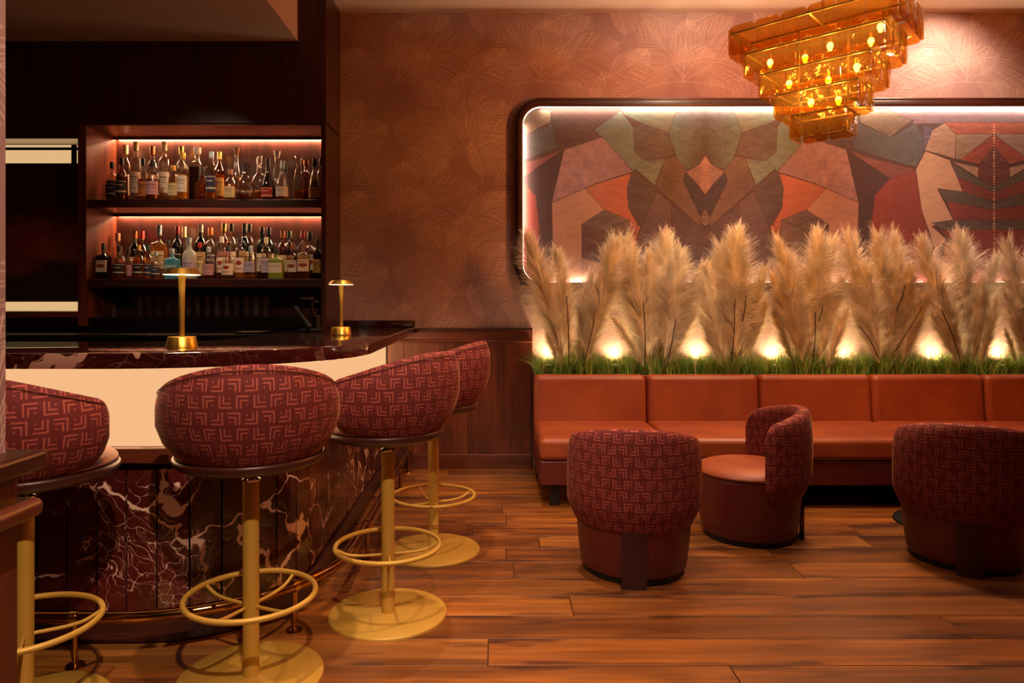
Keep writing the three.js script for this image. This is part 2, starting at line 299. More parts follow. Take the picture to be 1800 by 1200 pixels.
// ---------------------------------------------------------------- room shell
const RX0 = -4.6, RX1 = 6.0, RZ1 = 2.2;
{
  struct('floor', box(RX0 - 0.15, RX1 + 0.15, -0.16, -0.018, -WALL - 0.15, RZ1 + 0.15), M.under, 'brown oak plank floor of the bar room', 'floor');
  const fl = scene.getObjectByName('floor');
  srand(41);
  const tints = [0xffffff, 0xe6d8cc, 0xfff0da, 0xcdbcae, 0xf2e2d2].map((c) => phys({ map: T.floor, color: c, roughness: 0.42, clearcoat: 0.15, clearcoatRoughness: 0.35 }));
  const lens = [1.35, 1.75, 2.15], geos = [];
  for (const L of lens) { const set = []; for (let k = 0; k < 4; k++) { const g = new RoundedBoxGeometry(L - 0.003, 0.018, 0.1945, 1, 0.0015); metreUV(g, k * 0.61, k * 0.29); set.push(g); } geos.push(set); }
  for (let row = 0; row < 39; row++) {
    const z = -5.39 + 0.0985 + row * 0.197; let x = RX0 - rr(0, 1.2);
    if (z > RZ1) break;
    while (x < RX1) {
      const li = rnd() * 3 | 0, L = lens[li], k = rnd() * 4 | 0;
      const p = part('plank', geos[li][k], tints[rnd() * 5 | 0], fl); p.position.set(x + L / 2, -0.009 + rr(-0.0008, 0.0002), z); if (rnd() < 0.5) p.rotation.y = Math.PI;
      x += L;
    }
  }
  struct('ceiling', box(RX0 - 0.15, RX1 + 0.15, CEIL, CEIL + 0.15, -WALL - 0.15, RZ1 + 0.15), M.ceiling, 'smooth tan painted ceiling', 'ceiling');
  struct('wall_back', box(RX0 - 0.15, RX1 + 0.15, -0.16, CEIL, -WALL - 0.15, -WALL), M.paper, 'back wall in palm-frond wallpaper', 'wall');
  struct('wall_right', box(RX1, RX1 + 0.15, -0.16, CEIL, -WALL, RZ1), M.paper, 'right wall of the room', 'wall');
  struct('wall_left', box(RX0 - 0.15, RX0, -0.16, CEIL, -WALL, RZ1), M.plain, 'left wall behind the bar', 'wall');
  struct('wall_front', box(RX0, RX1, -0.16, CEIL, RZ1, RZ1 + 0.15), M.plain, 'wall behind the viewer', 'wall');
  // lowered ceiling over the bar
  struct('ceiling_soffit', box(RX0, -1.43, 3.155, CEIL, -4.965, -1.9), M.ceiling, 'lowered ceiling box over the bar', 'soffit');
  // wainscot between bar and bench
  const wx0 = -1.23, wx1 = 0.27;
  const wn = struct('trim_1', box(wx0, wx1, 0.0, 1.087, -WALL, -WALL + 0.012), M.darkwood, 'dark red wood wainscot on the back wall', 'wainscot');
  const pw = (wx1 - wx0) / 3; for (let k = 0; k < 3; k++) part('panel', metreUV(rboxAt(wx0 + k * pw + 0.001, wx0 + (k + 1) * pw - 0.001, 0.112, 0.995, -WALL + 0.012, -WALL + 0.026, 0.002, 1), k * 0.37, k * 0.21), M.redwoodV, wn);
  part('upper_rail', box(wx0, wx1, 0.995, 1.075, -WALL + 0.012, -WALL + 0.024), M.redwood, wn);
  part('bead', rboxAt(wx0, wx1, 0.978, 1.0, -WALL + 0.02, -WALL + 0.042, 0.009), M.redwood, wn);
  struct('trim_2', rboxAt(wx0, wx1, 1.07, 1.09, -WALL, -WALL + 0.05, 0.006), M.darkwood, 'thin dark wood cap on the wainscot', 'trim');
  struct('baseboard_back', rboxAt(-0.9, wx1, 0.0, 0.112, -WALL + 0.012, -WALL + 0.036, 0.004), M.redwood, 'red wood baseboard under the wainscot', 'baseboard');
  // near partition on the left edge of the view
  const nx = -0.566, nz = -0.80;
  struct('wall_partition', box(nx - 0.14, nx, 1.075, CEIL, nz + 0.002, RZ1), M.paper, 'near partition wall end in palm wallpaper at left edge', 'wall');
  const pd = struct('trim_3', box(nx - 0.14, nx + 0.012, 0, 1.075, nz, RZ1), M.redwoodV, 'wood dado of the near partition', 'wainscot');
  part('cap', rboxAt(nx - 0.17, nx + 0.036, 1.07, 1.092, nz - 0.02, RZ1, 0.006), M.darkwood, pd);
  part('bead', rboxAt(nx - 0.16, nx + 0.034, 1.015, 1.037, nz - 0.018, RZ1, 0.009), M.redwood, pd);
}

// ---------------------------------------------------------------- ceiling spots
SPOTS.forEach(([x, z, ax, ay, az, cd, cone], i) => {
  const y = (x < -1.43 && z < -1.9) ? 3.155 : CEIL;
  const words = ['nearest the bar corner', 'between the bar end and the bench', 'over the leftmost tub chair', 'over the right tub chairs', 'over the left end of the bench', 'grazing the wall right of the chandelier', 'over the middle of the bench', 'aimed at the bar front', 'aimed at the bottle shelves', 'over the right part of the bench', 'beside the entrance partition', 'washing the wall left of the chandelier'];
  const t = thing('ceiling_downlight', 'small round recessed ceiling downlight ' + words[i], 'downlight', x, y, z, 0, 'recessed downlights');
  part('trim_ring', latheHard([[0.034, -0.001], [0.034, -0.006], [0.052, -0.004], [0.054, 0]], 28), M.darkMetal, t);
  part('lens', latheHard([[0, -0.003], [0.033, -0.003], [0.033, 0.0]], 24), glow(WARM, 3), t);
  const s = new THREE.SpotLight(WARM, cd, 0, cone * Math.PI / 180, 1, 2); s.position.set(0, -0.03, 0); s.target.position.set(ax - x, ay - y, az - z); s.castShadow = true; s.shadow.radius = 1.6; s.shadow.mapSize.set(1024, 1024);
  s.name = 'downlight_beam'; t.add(s); t.add(s.target); s.target.name = 'aim';
});

// ---------------------------------------------------------------- bar counter
const BX0 = -3.3, BC = [-1.34, -3.12], BR = 0.5, BEND = -WALL + 0.005;
const S1 = BC[0] - BX0, S2 = S1 + BR * Math.PI / 2, SIDE = BC[1] - BEND, S3 = S2 + SIDE;
function barAt(s, off) {                                    // point on the bar plan, off metres outside the body line
  if (s <= S1) return [BX0 + s, BC[1] + BR + off];
  if (s <= S2) { const a = (s - S1) / BR; return [BC[0] + Math.sin(a) * (BR + off), BC[1] + Math.cos(a) * (BR + off)]; }
  const t = s - S2; return [BC[0] + BR + off - 0.03 * t / SIDE, BC[1] - t];
}
function sweep(s0, s1, o0, o1, y0, y1, step = 0.06, bevel = 0, uvOff = 0) {   // ring-section bar along the plan
  const n = Math.max(1, Math.ceil((s1 - s0) / step)), b = bevel, parts = [];
  const prof = b ? [[o0, y0], [o1 - b, y0], [o1, y0 + b], [o1, y1 - b], [o1 - b, y1], [o0, y1], [o0, y0]] : [[o0, y0], [o1, y0], [o1, y1], [o0, y1], [o0, y0]];
  const pos = [], uv = [], idx = [];
  for (let k = 0; k < prof.length - 1; k++) {
    const base = pos.length / 3;
    for (let i = 0; i <= n; i++) { const s = lerp(s0, s1, i / n); for (const q of [prof[k], prof[k + 1]]) { const p = barAt(s, q[0]); pos.push(p[0], q[1], p[1]); uv.push(s + uvOff, q[1] + q[0]); } }
    for (let i = 0; i < n; i++) { const a = base + i * 2; idx.push(a, a + 2, a + 1, a + 1, a + 2, a + 3); }
  }
  for (const [s, flip] of [[s0, false], [s1, true]]) {
    const base = pos.length / 3, m = prof.length - 1; for (let k = 0; k < m; k++) { const p = barAt(s, prof[k][0]); pos.push(p[0], prof[k][1], p[1]); uv.push(prof[k][0] + s, prof[k][1]); }
    for (let k = 1; k < m - 1; k++) flip ? idx.push(base, base + k + 1, base + k) : idx.push(base, base + k, base + k + 1);
  }
  const g = new THREE.BufferGeometry(); g.setAttribute('position', new THREE.Float32BufferAttribute(pos, 3)); g.setAttribute('uv', new THREE.Float32BufferAttribute(uv, 2)); g.setIndex(idx);
  g.computeVertexNormals(); return g;
}
const BARTOP = 1.10, SLABT = 0.054;
{
  const bar = thing('bar_counter', 'curved bar counter with red marble front planks and glowing stone band', 'bar');
  part('carcass', sweep(0, S3, -0.12, -0.012, 0.0, BARTOP - SLABT, 0.05), M.black, bar);
  const w = 0.112, gap = 0.007, n = Math.floor(S3 / w);
  for (let k = 0; k < n; k++) part('marble_plank', sweep(k * w + gap / 2, (k + 1) * w - gap / 2, -0.012, 0.012, 0.104, 0.648, 0.03, 0.0025), M.marble, bar);
  part('plinth', sweep(0, S3, -0.1, 0.03, 0, 0.098, 0.05, 0.006), M.darkwood, bar);
  part('shadow_gap', sweep(0, S3, -0.012, -0.004, 0.648, 0.676, 0.05), M.black, bar);
  part('ledge', sweep(0, S3, -0.012, 0.05, 0.676, 0.732, 0.04, 0.004), M.redwood, bar);
  part('glow_panel', sweep(0, S3, -0.012, 0.0, 0.732, BARTOP - SLABT, 0.03), glow(PEACH, 0.92), bar, 'backlit peach stone band');
  // its light: area lights just in front of the band
  const lit = (s0, s1) => { const a = barAt(s0, 0.006), b = barAt(s1, 0.006), c = barAt((s0 + s1) / 2, 0.006), o = barAt((s0 + s1) / 2, 1);
    const l = new THREE.RectAreaLight(PEACH, 3.2, Math.hypot(a[0] - b[0], a[1] - b[1]), 0.30); l.position.set(c[0], 0.89, c[1]); l.lookAt(o[0], 0.89, o[1]); l.name = 'band_light'; bar.add(l); };
  lit(0.3, 1.15); lit(1.15, S1); for (let k = 0; k < 3; k++) lit(lerp(S1, S2, k / 3), lerp(S1, S2, (k + 1) / 3)); lit(S2, S2 + 1.1); lit(S2 + 1.1, S3);

  // marble top
  const sh = new THREE.Shape(), out = []; const O = 0.27;
  out.push([BX0, -(BC[1] + BR + O)]);
  for (let i = 0; i <= 40; i++) { const a = i / 40 * Math.PI / 2; out.push([BC[0] + Math.sin(a) * (BR + O), -(BC[1] + Math.cos(a) * (BR + O))]); }
  out.push([-0.645, WALL - 0.002]); out.push([-1.42, WALL - 0.002]);
  const ic = [-1.56, -3.42], ir = 0.27; for (let i = 0; i <= 14; i++) { const a = (1 - i / 14) * Math.PI / 2; out.push([ic[0] + Math.sin(a) * ir, -(ic[1] + Math.cos(a) * ir)]); }
  out.push([BX0, 3.15]);
  out.forEach((p, i) => i ? sh.lineTo(p[0], p[1]) : sh.moveTo(p[0], p[1]));
  let g = new THREE.ExtrudeGeometry(sh, { depth: SLABT - 0.006, bevelEnabled: true, bevelThickness: 0.003, bevelSize: 0.003, bevelOffset: -0.003, bevelSegments: 2, steps: 1 });
  g.translate(0, 0, 0.003); g.rotateX(-Math.PI / 2);
  g = toCreasedNormals(g, 0.5);
  { const p = g.attributes.position, uv = g.attributes.uv; for (let i = 0; i < p.count; i++) { const dy = (SLABT - p.getY(i)) * 1.0; uv.setXY(i, p.getX(i) + 3.4 + dy * 0.3, -p.getZ(i) - 1.9 - dy); } }
  g.translate(0, BARTOP - SLABT, 0);
  const top = part('marble_top', g, M.slab, bar);
  part('upstand', metreUV(rboxAt(-1.2, -0.645, BARTOP, BARTOP + 0.05, -WALL + 0.001, -WALL + 0.021, 0.002, 1), 3.4, 0), M.slab, bar);

  // brass foot rail on posts
  const pts = []; const RO = 0.19, RY = 0.172;
  for (let i = 0; i <= 60; i++) { const s = lerp(0, S3 - 0.03, i / 60), p = barAt(s, RO); pts.push([p[0], RY, p[1]]); }
  const rail = thing('foot_rail', 'curved polished bronze foot rail along the bar base', 'foot rail');
  part('tube', tube(pts, 0.0215, 160, 14), M.bronze, rail);
  for (const s of [0.4, 1.12, 1.82, 2.42, 3.1, 3.76, 4.4, S3 - 0.14]) {
    const p = barAt(s, RO), b = new THREE.Group(); b.name = 'support'; b.position.set(p[0], 0, p[1]); const q = barAt(s + 0.02, RO); b.rotation.y = Math.atan2(-(q[1] - p[1]), q[0] - p[0]); rail.add(b);
    part('flange', latheHard([[0, 0.012], [0.012, 0.012], [0.03, 0.007], [0.033, 0.0]], 28), M.bronze, b);
    part('post', lathe([[0.013, 0.008], [0.0095, 0.03], [0.0095, 0.10], [0.012, 0.15]], 20), M.bronze, b);
    const c = part('collar', new THREE.CylinderGeometry(0.0245, 0.0245, 0.022, 24, 1), M.brass, b); c.rotation.z = Math.PI / 2; c.position.y = RY;
  }
}

// ---------------------------------------------------------------- back bar
const BF = -4.97, BB = -5.36;
{
  const bb = thing('back_bar_cabinet', 'tall dark wood back bar cabinet with lit bottle shelves', 'cabinet', 0, 0, 0);
  const XR = -1.23, JR = -1.263, XL = -2.945, FL = -4.5;
  part('upper_cabinet', box(FL, XR, 2.585, CEIL - 0.002, -WALL + 0.002, BF), M.darkwoodV, bb);
  part('cornice', rboxAt(FL, XR + 0.004, 2.565, 2.592, BF - 0.01, BF + 0.012, 0.004), M.darkwood, bb);
  part('side_panel', box(JR, XR, 0.0, 2.565, -WALL + 0.002, BF + 0.006), M.darkwoodV, bb);
  part('divider', box(XL - 0.06, XL, 1.12, 2.565, BB, BF + 0.004), M.redwoodV, bb);
  part('back_panel', box(XL, JR, 1.12, 2.565, BB - 0.02, BB), M.darkwoodV, bb);
  part('niche_top', box(XL, JR, 2.555, 2.585, BB, BF), M.redwood, bb);
  for (const [y0, y1] of [[1.967, 2.026], [1.395, 1.456]]) part('shelf', rboxAt(XL, JR, y0, y1, BB, BF - 0.004, 0.004), M.darkwood, bb);
  part('glass_ledge', box(XL, JR, 1.115, 1.178, BB, BF - 0.02), M.blackGloss, bb);
  part('base_cabinet', box(FL, JR, 0, 1.05, -WALL + 0.002, -4.42), M.black, bb);
  part('worktop', rboxAt(FL, JR, 1.05, 1.08, BF - 0.05, -4.38, 0.004), M.blackGloss, bb);
  part('splash', box(XL, JR, 1.08, 1.115, BB, BF - 0.03), M.blackGloss, bb);
  for (const y of [2.555, 1.967]) {
    part('led_strip', box(XL + 0.012, JR - 0.002, y - 0.008, y, BB + 0.004, BB + 0.02), glow(SHELFLED, 9), bb, 'warm shelf light strip');
    part('light_lip', box(XL, JR, y - 0.02, y, BB + 0.036, BB + 0.044), M.darkwood, bb);
    const l = new THREE.RectAreaLight(SHELFLED, 300, JR - XL - 0.03, 0.014); l.position.set((XL + JR) / 2, y - 0.0095, BB + 0.013); l.lookAt((XL + JR) / 2, y - 1, BB + 0.013); l.name = 'shelf_light'; bb.add(l);
  }
  // lit left bay with a sliding picture panel
  const bx1 = XL - 0.06;
  part('bay_back', box(FL, bx1, 1.12, 2.565, -5.20, -5.18), M.redwood, bb);
  const CREAM = new THREE.Color().setRGB(1, 0.62, 0.28);
  part('light_box', box(FL, bx1 - 0.004, 1.225, 2.455, -5.18, -5.15), glow(CREAM, 0.75), bb, 'cream backlit panel');
  part('bay_sill', box(FL, bx1, 1.18, 1.222, -5.18, BF + 0.01), M.redwood, bb);
  part('bay_lintel', box(FL, bx1, 2.46, 2.565, -5.18, BF - 0.004), M.darkwood, bb);
  const art = thing('sliding_picture_panel', 'large dark painted picture panel hanging from a black rail beside the bottles', 'picture', 0, 0, 0);
  const artTex = dataTex(256, 320, (u, v) => { const a = fbm(u, v, 3, 3, 301, 4), b = fbm(u, v, 2, 3, 311, 4), c = fbm(u, v, 3, 2, 321, 4); let k = mix3([52, 28, 26], [150, 82, 40], smooth(0.42, 0.75, a)); k = mix3(k, [120, 44, 58], smooth(0.5, 0.75, b)); return mix3(k, [58, 46, 84], smooth(0.5, 0.8, c)); }, true, 1.6, 1.02);
  part('board', metreUV(rboxAt(FL + 0.02, bx1 - 0.02, 1.292, 2.292, -5.03, -5.01, 0.003)), std({ map: artTex, roughness: 0.45 }), art);
  part('rail', box(FL + 0.01, bx1 - 0.004, 2.388, 2.408, -5.022, -5.016), M.black, art);
  part('hanger', rboxAt(-3.075, -3.038, 2.26, 2.425, -5.012, -5.002, 0.003), M.black, art);
  for (const y of [1.258, 2.373]) { const l = new THREE.RectAreaLight(CREAM, 0.7, bx1 - FL - 0.05, y > 2 ? 0.15 : 0.06); l.position.set((FL + bx1) / 2, y, -5.146); l.lookAt((FL + bx1) / 2, y, 0); l.name = 'panel_light'; bb.add(l); }
}

// ---------------------------------------------------------------- bottles
const G = {};
const glassMat = (c, r = 0.04) => phys({ color: c, transmission: 1, thickness: 0, roughness: r, ior: 1.9 });
G.clear = glassMat(0xf4ece0); G.amber = glassMat(0xe0a060); G.green = glassMat(0x5f7a35); G.brown = glassMat(0x7a4424); G.dark = std({ color: 0x0d0a0a, roughness: 0.15 }); G.blue = std({ color: 0x3f8a99, roughness: 0.3 }); G.lime = std({ color: 0x78862c, roughness: 0.35 }); G.rose = glassMat(0xe8b8b0); G.frost = phys({ color: 0xcfd0c4, transmission: 0.6, thickness: 0, roughness: 0.5 });
const L = {};
const liq = (c) => phys({ color: c, transmission: 0.65, thickness: 0, roughness: 0.1 });
L.amber = liq(0xb2571a); L.gold = liq(0xd89a3a); L.cognac = liq(0x8a3312); L.dark = std({ color: 0x2a0d08, roughness: 0.2 }); L.red = liq(0x8a1818); L.water = null; L.pink = liq(0xb0404a);
const C = {};
for (const [k, c] of Object.entries({ black: 0x16100e, gold: 0xc79a44, red: 0xb01e1e, white: 0xe8dccb, silver: 0x9fb0b8, wood: 0x9a6236, cream: 0xe6d0a0, orange: 0xc86a1e, green: 0x24401c, copper: 0x9c5a30 })) C[k] = std({ color: c, roughness: k === 'gold' || k === 'silver' ? 0.3 : 0.55, metalness: k === 'gold' || k === 'silver' || k === 'copper' ? 0.7 : 0 });
C.glass = G.clear;
function labelTex(bg, ink, kind) {
  return canvasTex(64, 96, (c, w, h) => {
    c.fillStyle = bg; c.fillRect(0, 0, w, h); c.fillStyle = ink;
    if (kind === 'lines') { for (const [y, k, t] of [[22, 0.7, 5], [34, 0.5, 3], [46, 0.6, 3], [74, 0.4, 3]]) c.fillRect(w * (1 - k) / 2, y, w * k, t); }
    if (kind === 'dot') { c.beginPath(); c.arc(w / 2, 34, 15, 0, 7); c.fill(); c.fillRect(10, 66, 44, 4); c.fillRect(18, 76, 28, 4); }
    if (kind === 'band') { c.fillRect(0, 70, w, 10); c.fillRect(0, 6, w, 4); c.fillRect(16, 30, 32, 6); }
    if (kind === 'crest') { c.beginPath(); c.moveTo(32, 30); c.lineTo(46, 40); c.lineTo(32, 64); c.lineTo(18, 40); c.fill(); c.fillRect(8, 14, 48, 5); }
  }, 1, 1);
}
const B = {};
for (const [k, bg, ink, kind] of [['white', '#dccdb8', '#6a5a4c', 'lines'], ['cream', '#d8c08a', '#6a5030', 'lines'], ['reddot', '#dccdb4', '#a02420', 'dot'], ['orange', '#c8742a', '#3a1c0c', 'lines'], ['black', '#1a1416', '#c8b8a0', 'band'], ['navy', '#2c2c48', '#c8b8a0', 'band'], ['pink', '#c48f92', '#6a3438', 'lines'], ['red', '#9c1c16', '#e8c890', 'band'], ['crest', '#d8c6ac', '#8a3a2a', 'crest'], ['gold', '#b98a3a', '#3a2210', 'lines'], ['lilac', '#b8a4b0', '#5a3c58', 'lines'], ['teal', '#4c8a96', '#d8e0d8', 'lines']]) B[k] = std({ map: labelTex(bg, ink, kind), roughness: 0.7 });

// superellipse loft: profile of [radius, y] rings
function loft(prof, n = 2, flat = 1, seg = 20) {
  const e = 2 / n, pw = (v) => Math.sign(v) * Math.pow(Math.abs(v), e), P = [[0.0001, prof[0][1]], ...prof, [0.0001, prof[prof.length - 1][1]]];
  const g = gridGeo(seg, P.length - 1, (u, t) => { const [r, y, sq] = P[Math.round(t * (P.length - 1))], a = -u * Math.PI * 2, k = sq === 0 ? 1 : e, f = (v) => Math.sign(v) * Math.pow(Math.abs(v), k); return [r * f(Math.sin(a)), y, r * flat * f(Math.cos(a)), u, y]; }, true);
  return g;
}
// shape -> body profile for height 1 (of the glass without stopper) and radius 1; [r, y], 0 = round there
const SH = {
  tall: { n: 2, p: [[0.92, 0], [1, 0.015], [1, 0.60], [0.97, 0.65], [0.8, 0.70], [0.5, 0.745], [0.36, 0.78], [0.33, 0.93], [0.36, 0.94], [0.36, 0.965]], lab: [0.16, 0.5], cap: [0.4, 0.86, 1.0] },
  wide: { n: 2, p: [[0.92, 0], [1, 0.02], [1, 0.52], [0.96, 0.58], [0.78, 0.65], [0.42, 0.71], [0.32, 0.75], [0.30, 0.93]], lab: [0.12, 0.46], cap: [0.36, 0.84, 1.0] },
  cognac: { n: 2, p: [[0.95, 0], [1, 0.02], [1, 0.33], [0.85, 0.45], [0.5, 0.62], [0.34, 0.74], [0.3, 0.95]], lab: [0.08, 0.32], cap: [0.34, 0.8, 1.0] },
  square: { n: 7, p: [[0.92, 0], [1, 0.02], [1, 0.60], [0.9, 0.66], [0.4, 0.70, 0], [0.3, 0.74, 0], [0.29, 0.92, 0]], lab: [0.2, 0.52], cap: [0.36, 0.82, 1.0] },
  gourd: { n: 2, p: [[0.9, 0], [1, 0.04], [1, 0.16], [0.86, 0.28], [0.68, 0.38], [0.7, 0.46], [0.62, 0.56], [0.34, 0.68], [0.22, 0.76], [0.2, 0.93]], lab: null, cap: [0.26, 0.82, 1.0] },
  round: { n: 2, flat: 0.5, p: [[0.5, 0], [0.8, 0.06], [0.98, 0.2], [1, 0.32], [0.9, 0.46], [0.62, 0.56], [0.3, 0.62], [0.25, 0.66], [0.25, 0.76]], lab: null, cap: null, stop: 'crown' },
  decanter: { n: 2, p: [[0.85, 0], [0.95, 0.04], [1, 0.18], [0.9, 0.36], [0.6, 0.56], [0.34, 0.7], [0.28, 0.82], [0.3, 0.88]], lab: null, cap: null, stop: 'flare' },
  block: { n: 8, p: [[0.94, 0], [1, 0.02], [1, 0.66], [0.92, 0.70], [0.45, 0.74, 0], [0.36, 0.78, 0], [0.36, 0.86, 0]], lab: null, cap: null, stop: 'knob' },
  drop: { n: 2, p: [[0.5, 0], [0.8, 0.05], [1, 0.3], [0.94, 0.5], [0.6, 0.68], [0.4, 0.78], [0.42, 0.93], [0.7, 1.0]], lab: null, cap: null },
};
const lofted = new Map();
function shapeGeo(key, h, r, fill) {
  const id = [key, h.toFixed(2), r.toFixed(3), fill.toFixed(1)].join(); if (lofted.has(id)) return lofted.get(id);
  const s = SH[key], sc = (p, k, y0 = 0) => [p[0] * r * k, p[1] * h + y0, p[2]];
  const body = loft(s.p.map((p) => sc(p, 1)), s.n, s.flat || 1);
  let inner = null; if (fill > 0) { const q = s.p.filter((p) => p[1] <= fill).map((p) => sc([Math.max(p[0] - 0.09, 0.05), p[1], p[2]], 1, 0.006)); const last = s.p.find((p) => p[1] > fill), prev = s.p.filter((p) => p[1] <= fill).pop(); const k = (fill - prev[1]) / (last[1] - prev[1]); q.push([(lerp(prev[0], last[0], k) - 0.09) * r, fill * h + 0.006, last[2]]); inner = loft(q, s.n, s.flat || 1); }
  let lab = null; if (s.lab) { const e = 2 / s.n; lab = gridGeo(14, 1, (u, v) => { const a = (u - 0.5) * 2.3, f = (x) => Math.sign(x) * Math.pow(Math.abs(x), e); return [f(Math.sin(a)) * r * 1.012, lerp(s.lab[0], s.lab[1], v) * h, f(Math.cos(a)) * r * 1.012, u, v]; }); }
  let cap = null;
  if (s.cap) cap = latheHard([[0, s.cap[2] * h], [s.cap[0] * r * 0.94, s.cap[2] * h], [s.cap[0] * r, s.cap[2] * h - 0.002], [s.cap[0] * r * 1.02, s.cap[1] * h], [s.cap[0] * r * 0.8, s.cap[1] * h]], 16);
  if (s.stop === 'crown') cap = latheHard([[0, h], [0.02 * 1, h - 0.01], [0.012, h * 0.93], [0.024, h * 0.88], [0.016, h * 0.83], [0.021, h * 0.79], [0.012, h * 0.765], [0, h * 0.755]].map((p) => [p[0] * r / 0.06, p[1]]), 14);
  if (s.stop === 'flare') cap = latheHard([[0, h], [0.46 * r, h], [0.46 * r, h * 0.975], [0.3 * r, h * 0.885], [0.2 * r, h * 0.86], [0, h * 0.86]], 16);
  if (s.stop === 'knob') cap = latheHard([[0, h], [0.5 * r, h * 0.995], [0.54 * r, h * 0.93], [0.5 * r, h * 0.885], [0.3 * r, h * 0.86], [0, h * 0.86]], 14);
  const o = { body, inner, lab, cap }; lofted.set(id, o); return o;
}
const ORD = ['first', 'second', 'third', 'fourth', 'fifth', 'sixth', 'seventh', 'eighth', 'ninth', 'tenth', 'eleventh', 'twelfth', 'thirteenth', 'fourteenth', 'fifteenth', 'sixteenth', 'seventeenth', 'eighteenth', 'nineteenth', 'twentieth', 'twenty-first'];
